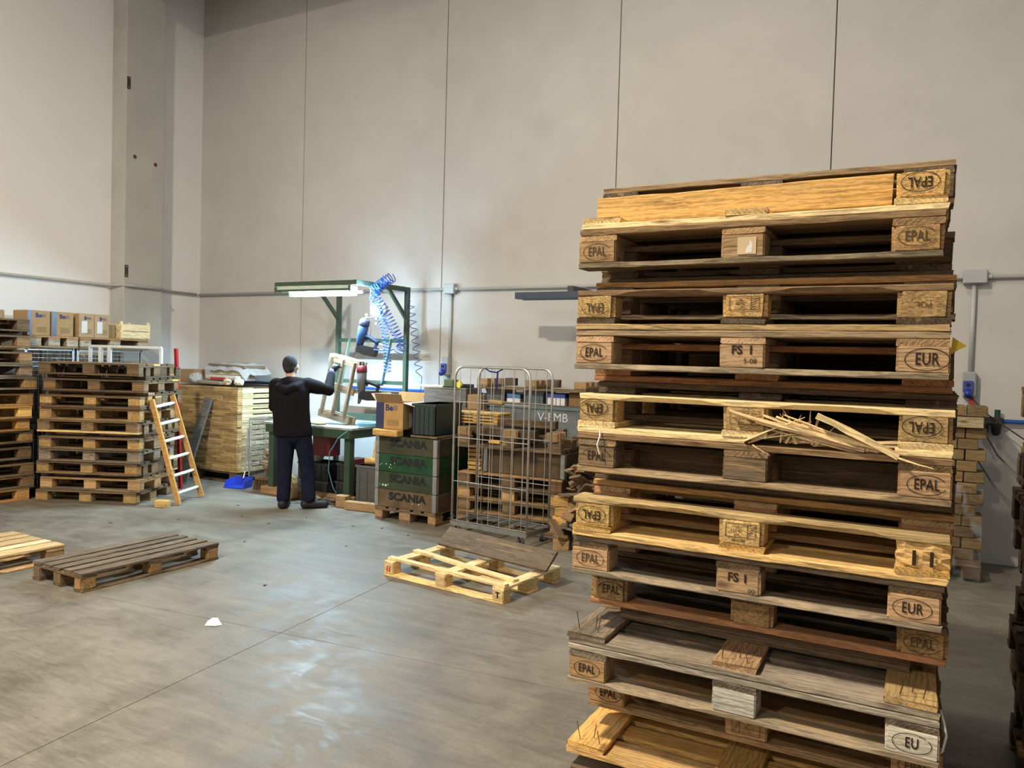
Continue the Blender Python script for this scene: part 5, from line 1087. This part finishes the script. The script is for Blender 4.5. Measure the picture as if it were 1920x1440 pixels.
# ------------------------------------------------------------------ block pile under film on the right
bp = thing('block_pile', 'pile of brown wooden blocks like bricks against the right wall', 'block pile', (.05, 7.98, .145)); rbk = random.Random(3); z = 0; row = 0
blk_me = [bevel_box(.155, .30, .092, .006), bevel_box(.145, .30, .09, .006)]
for q in blk_me: q.materials.append(MW)
while z < 1.33:
    for k in range(5):
        x = -.32+k*.160+(.06 if row % 2 else 0)
        if row == 12 and k > 2: continue
        obj('block', blk_me[k % 2], None, bp, (x+rbk.uniform(-.004, .004), rbk.uniform(-.006, .006), z+.047), (0, 0, rbk.uniform(-.02, .02)), jit((.24, .155, .07, .3), .2, rbk))
    z += .097; row += 1
obj('pale_block', block_mesh(.36, .34, .092, 5), MW, None, (.30, 7.93, .145+.097*12+.047), (0, 0, 0), (.42, .33, .20, .1), label='pale wooden block projecting from the block pile', cat='wood block')
pallet((.05, 7.98, 0), 0, 'flat brown pallet under the pile of brown blocks', 'carrying pallets at the back', (BRN, BRN, BRN, BRN), Lg=.9, Wd=.7, seed=96, skip={('bot', 0), ('bot', 1), ('bot', 2)})
m = MB(); vs = []; nx, nz = 14, 10
for i in range(nx+1):
    for j2 in range(nz+1):
        x = -.45+.92*i/nx; z = .12+.92*j2/nz-.12*(i/nx)*(j2/nz); vs.append((x, -.19-.02*math.sin(i*1.3+j2*.8)-.03*(1-j2/nz), z))
m.add(vs, [(i*(nz+1)+j2, (i+1)*(nz+1)+j2, (i+1)*(nz+1)+j2+1, i*(nz+1)+j2+1) for i in range(nx) for j2 in range(nz)])
obj('plastic_wrap', m.mesh('plastic_wrap', True), M_FILM, None, (.02, 7.82, -.118), label='clear stretch film hanging over the lower block pile', cat='film')
# ------------------------------------------------------------------ bits on the floor
me = MB().add([(-.05, -.03, .0), (.03, -.035, .004), (.055, .0, .0), (.01, .03, .035), (-.03, .035, .03), (-.045, .0, .02)], [(0, 1, 3, 5), (1, 2, 3), (5, 3, 4)])
obj('paper_scrap', me, make_flat('white_paper', (.80, .80, .78), .8), None, (-4.03, 3.50, .002), (0, 0, .4), label='small crumpled white paper scrap on the bare floor', cat='paper').modifiers.new('s', 'SOLIDIFY').thickness = .002
chip_labels = ['tiny wood chip on the floor before the lettered crate', 'tiny wood chip on the floor at the person\'s heels', 'tiny wood chip on the floor left of the broken pallet', 'tiny wood chip on the floor before the ladder stack', 'tiny wood chip in the middle of the open floor', 'tiny wood chip on the floor before the leftmost stack', 'tiny wood chip by the crate\'s left pallet foot', 'tiny wood chip on the floor left of the person', 'tiny wood chip on the floor before the roll cage', 'tiny wood chip by the person\'s right shoe', 'tiny wood chip on the floor right of the ladder', 'tiny wood chip on the floor beyond the paper scrap']
chip_me = [board_mesh(.032, .012, .006, 400+k, 2, .002, .002) for k in range(3)]
for q in chip_me: q.materials.append(MW)
for k, (x, y) in enumerate(((-5.2, 6.3), (-6.0, 5.9), (-4.7, 5.6), (-6.9, 5.5), (-5.6, 5.2), (-7.3, 5.0), (-4.9, 6.4), (-6.5, 6.0), (-4.5, 6.3), (-5.9, 6.35), (-7.0, 6.4), (-4.4, 4.3))):
    obj('wood_chip', chip_me[k % 3], None, None, (x, y, .005), (0, 0, k*1.3), jit(BRN, .3), label=chip_labels[k], cat='wood chip', group='wood chips scattered on the floor')
bpy.context.view_layer.update()
sc.cycles.use_adaptive_sampling = True; sc.cycles.adaptive_threshold = .02; sc.cycles.adaptive_min_samples = 16
sc.cycles.max_bounces = 6; sc.cycles.diffuse_bounces = 3; sc.cycles.glossy_bounces = 2; sc.cycles.transmission_bounces = 2; sc.cycles.transparent_max_bounces = 6
sc.cycles.caustics_reflective = False; sc.cycles.caustics_refractive = False
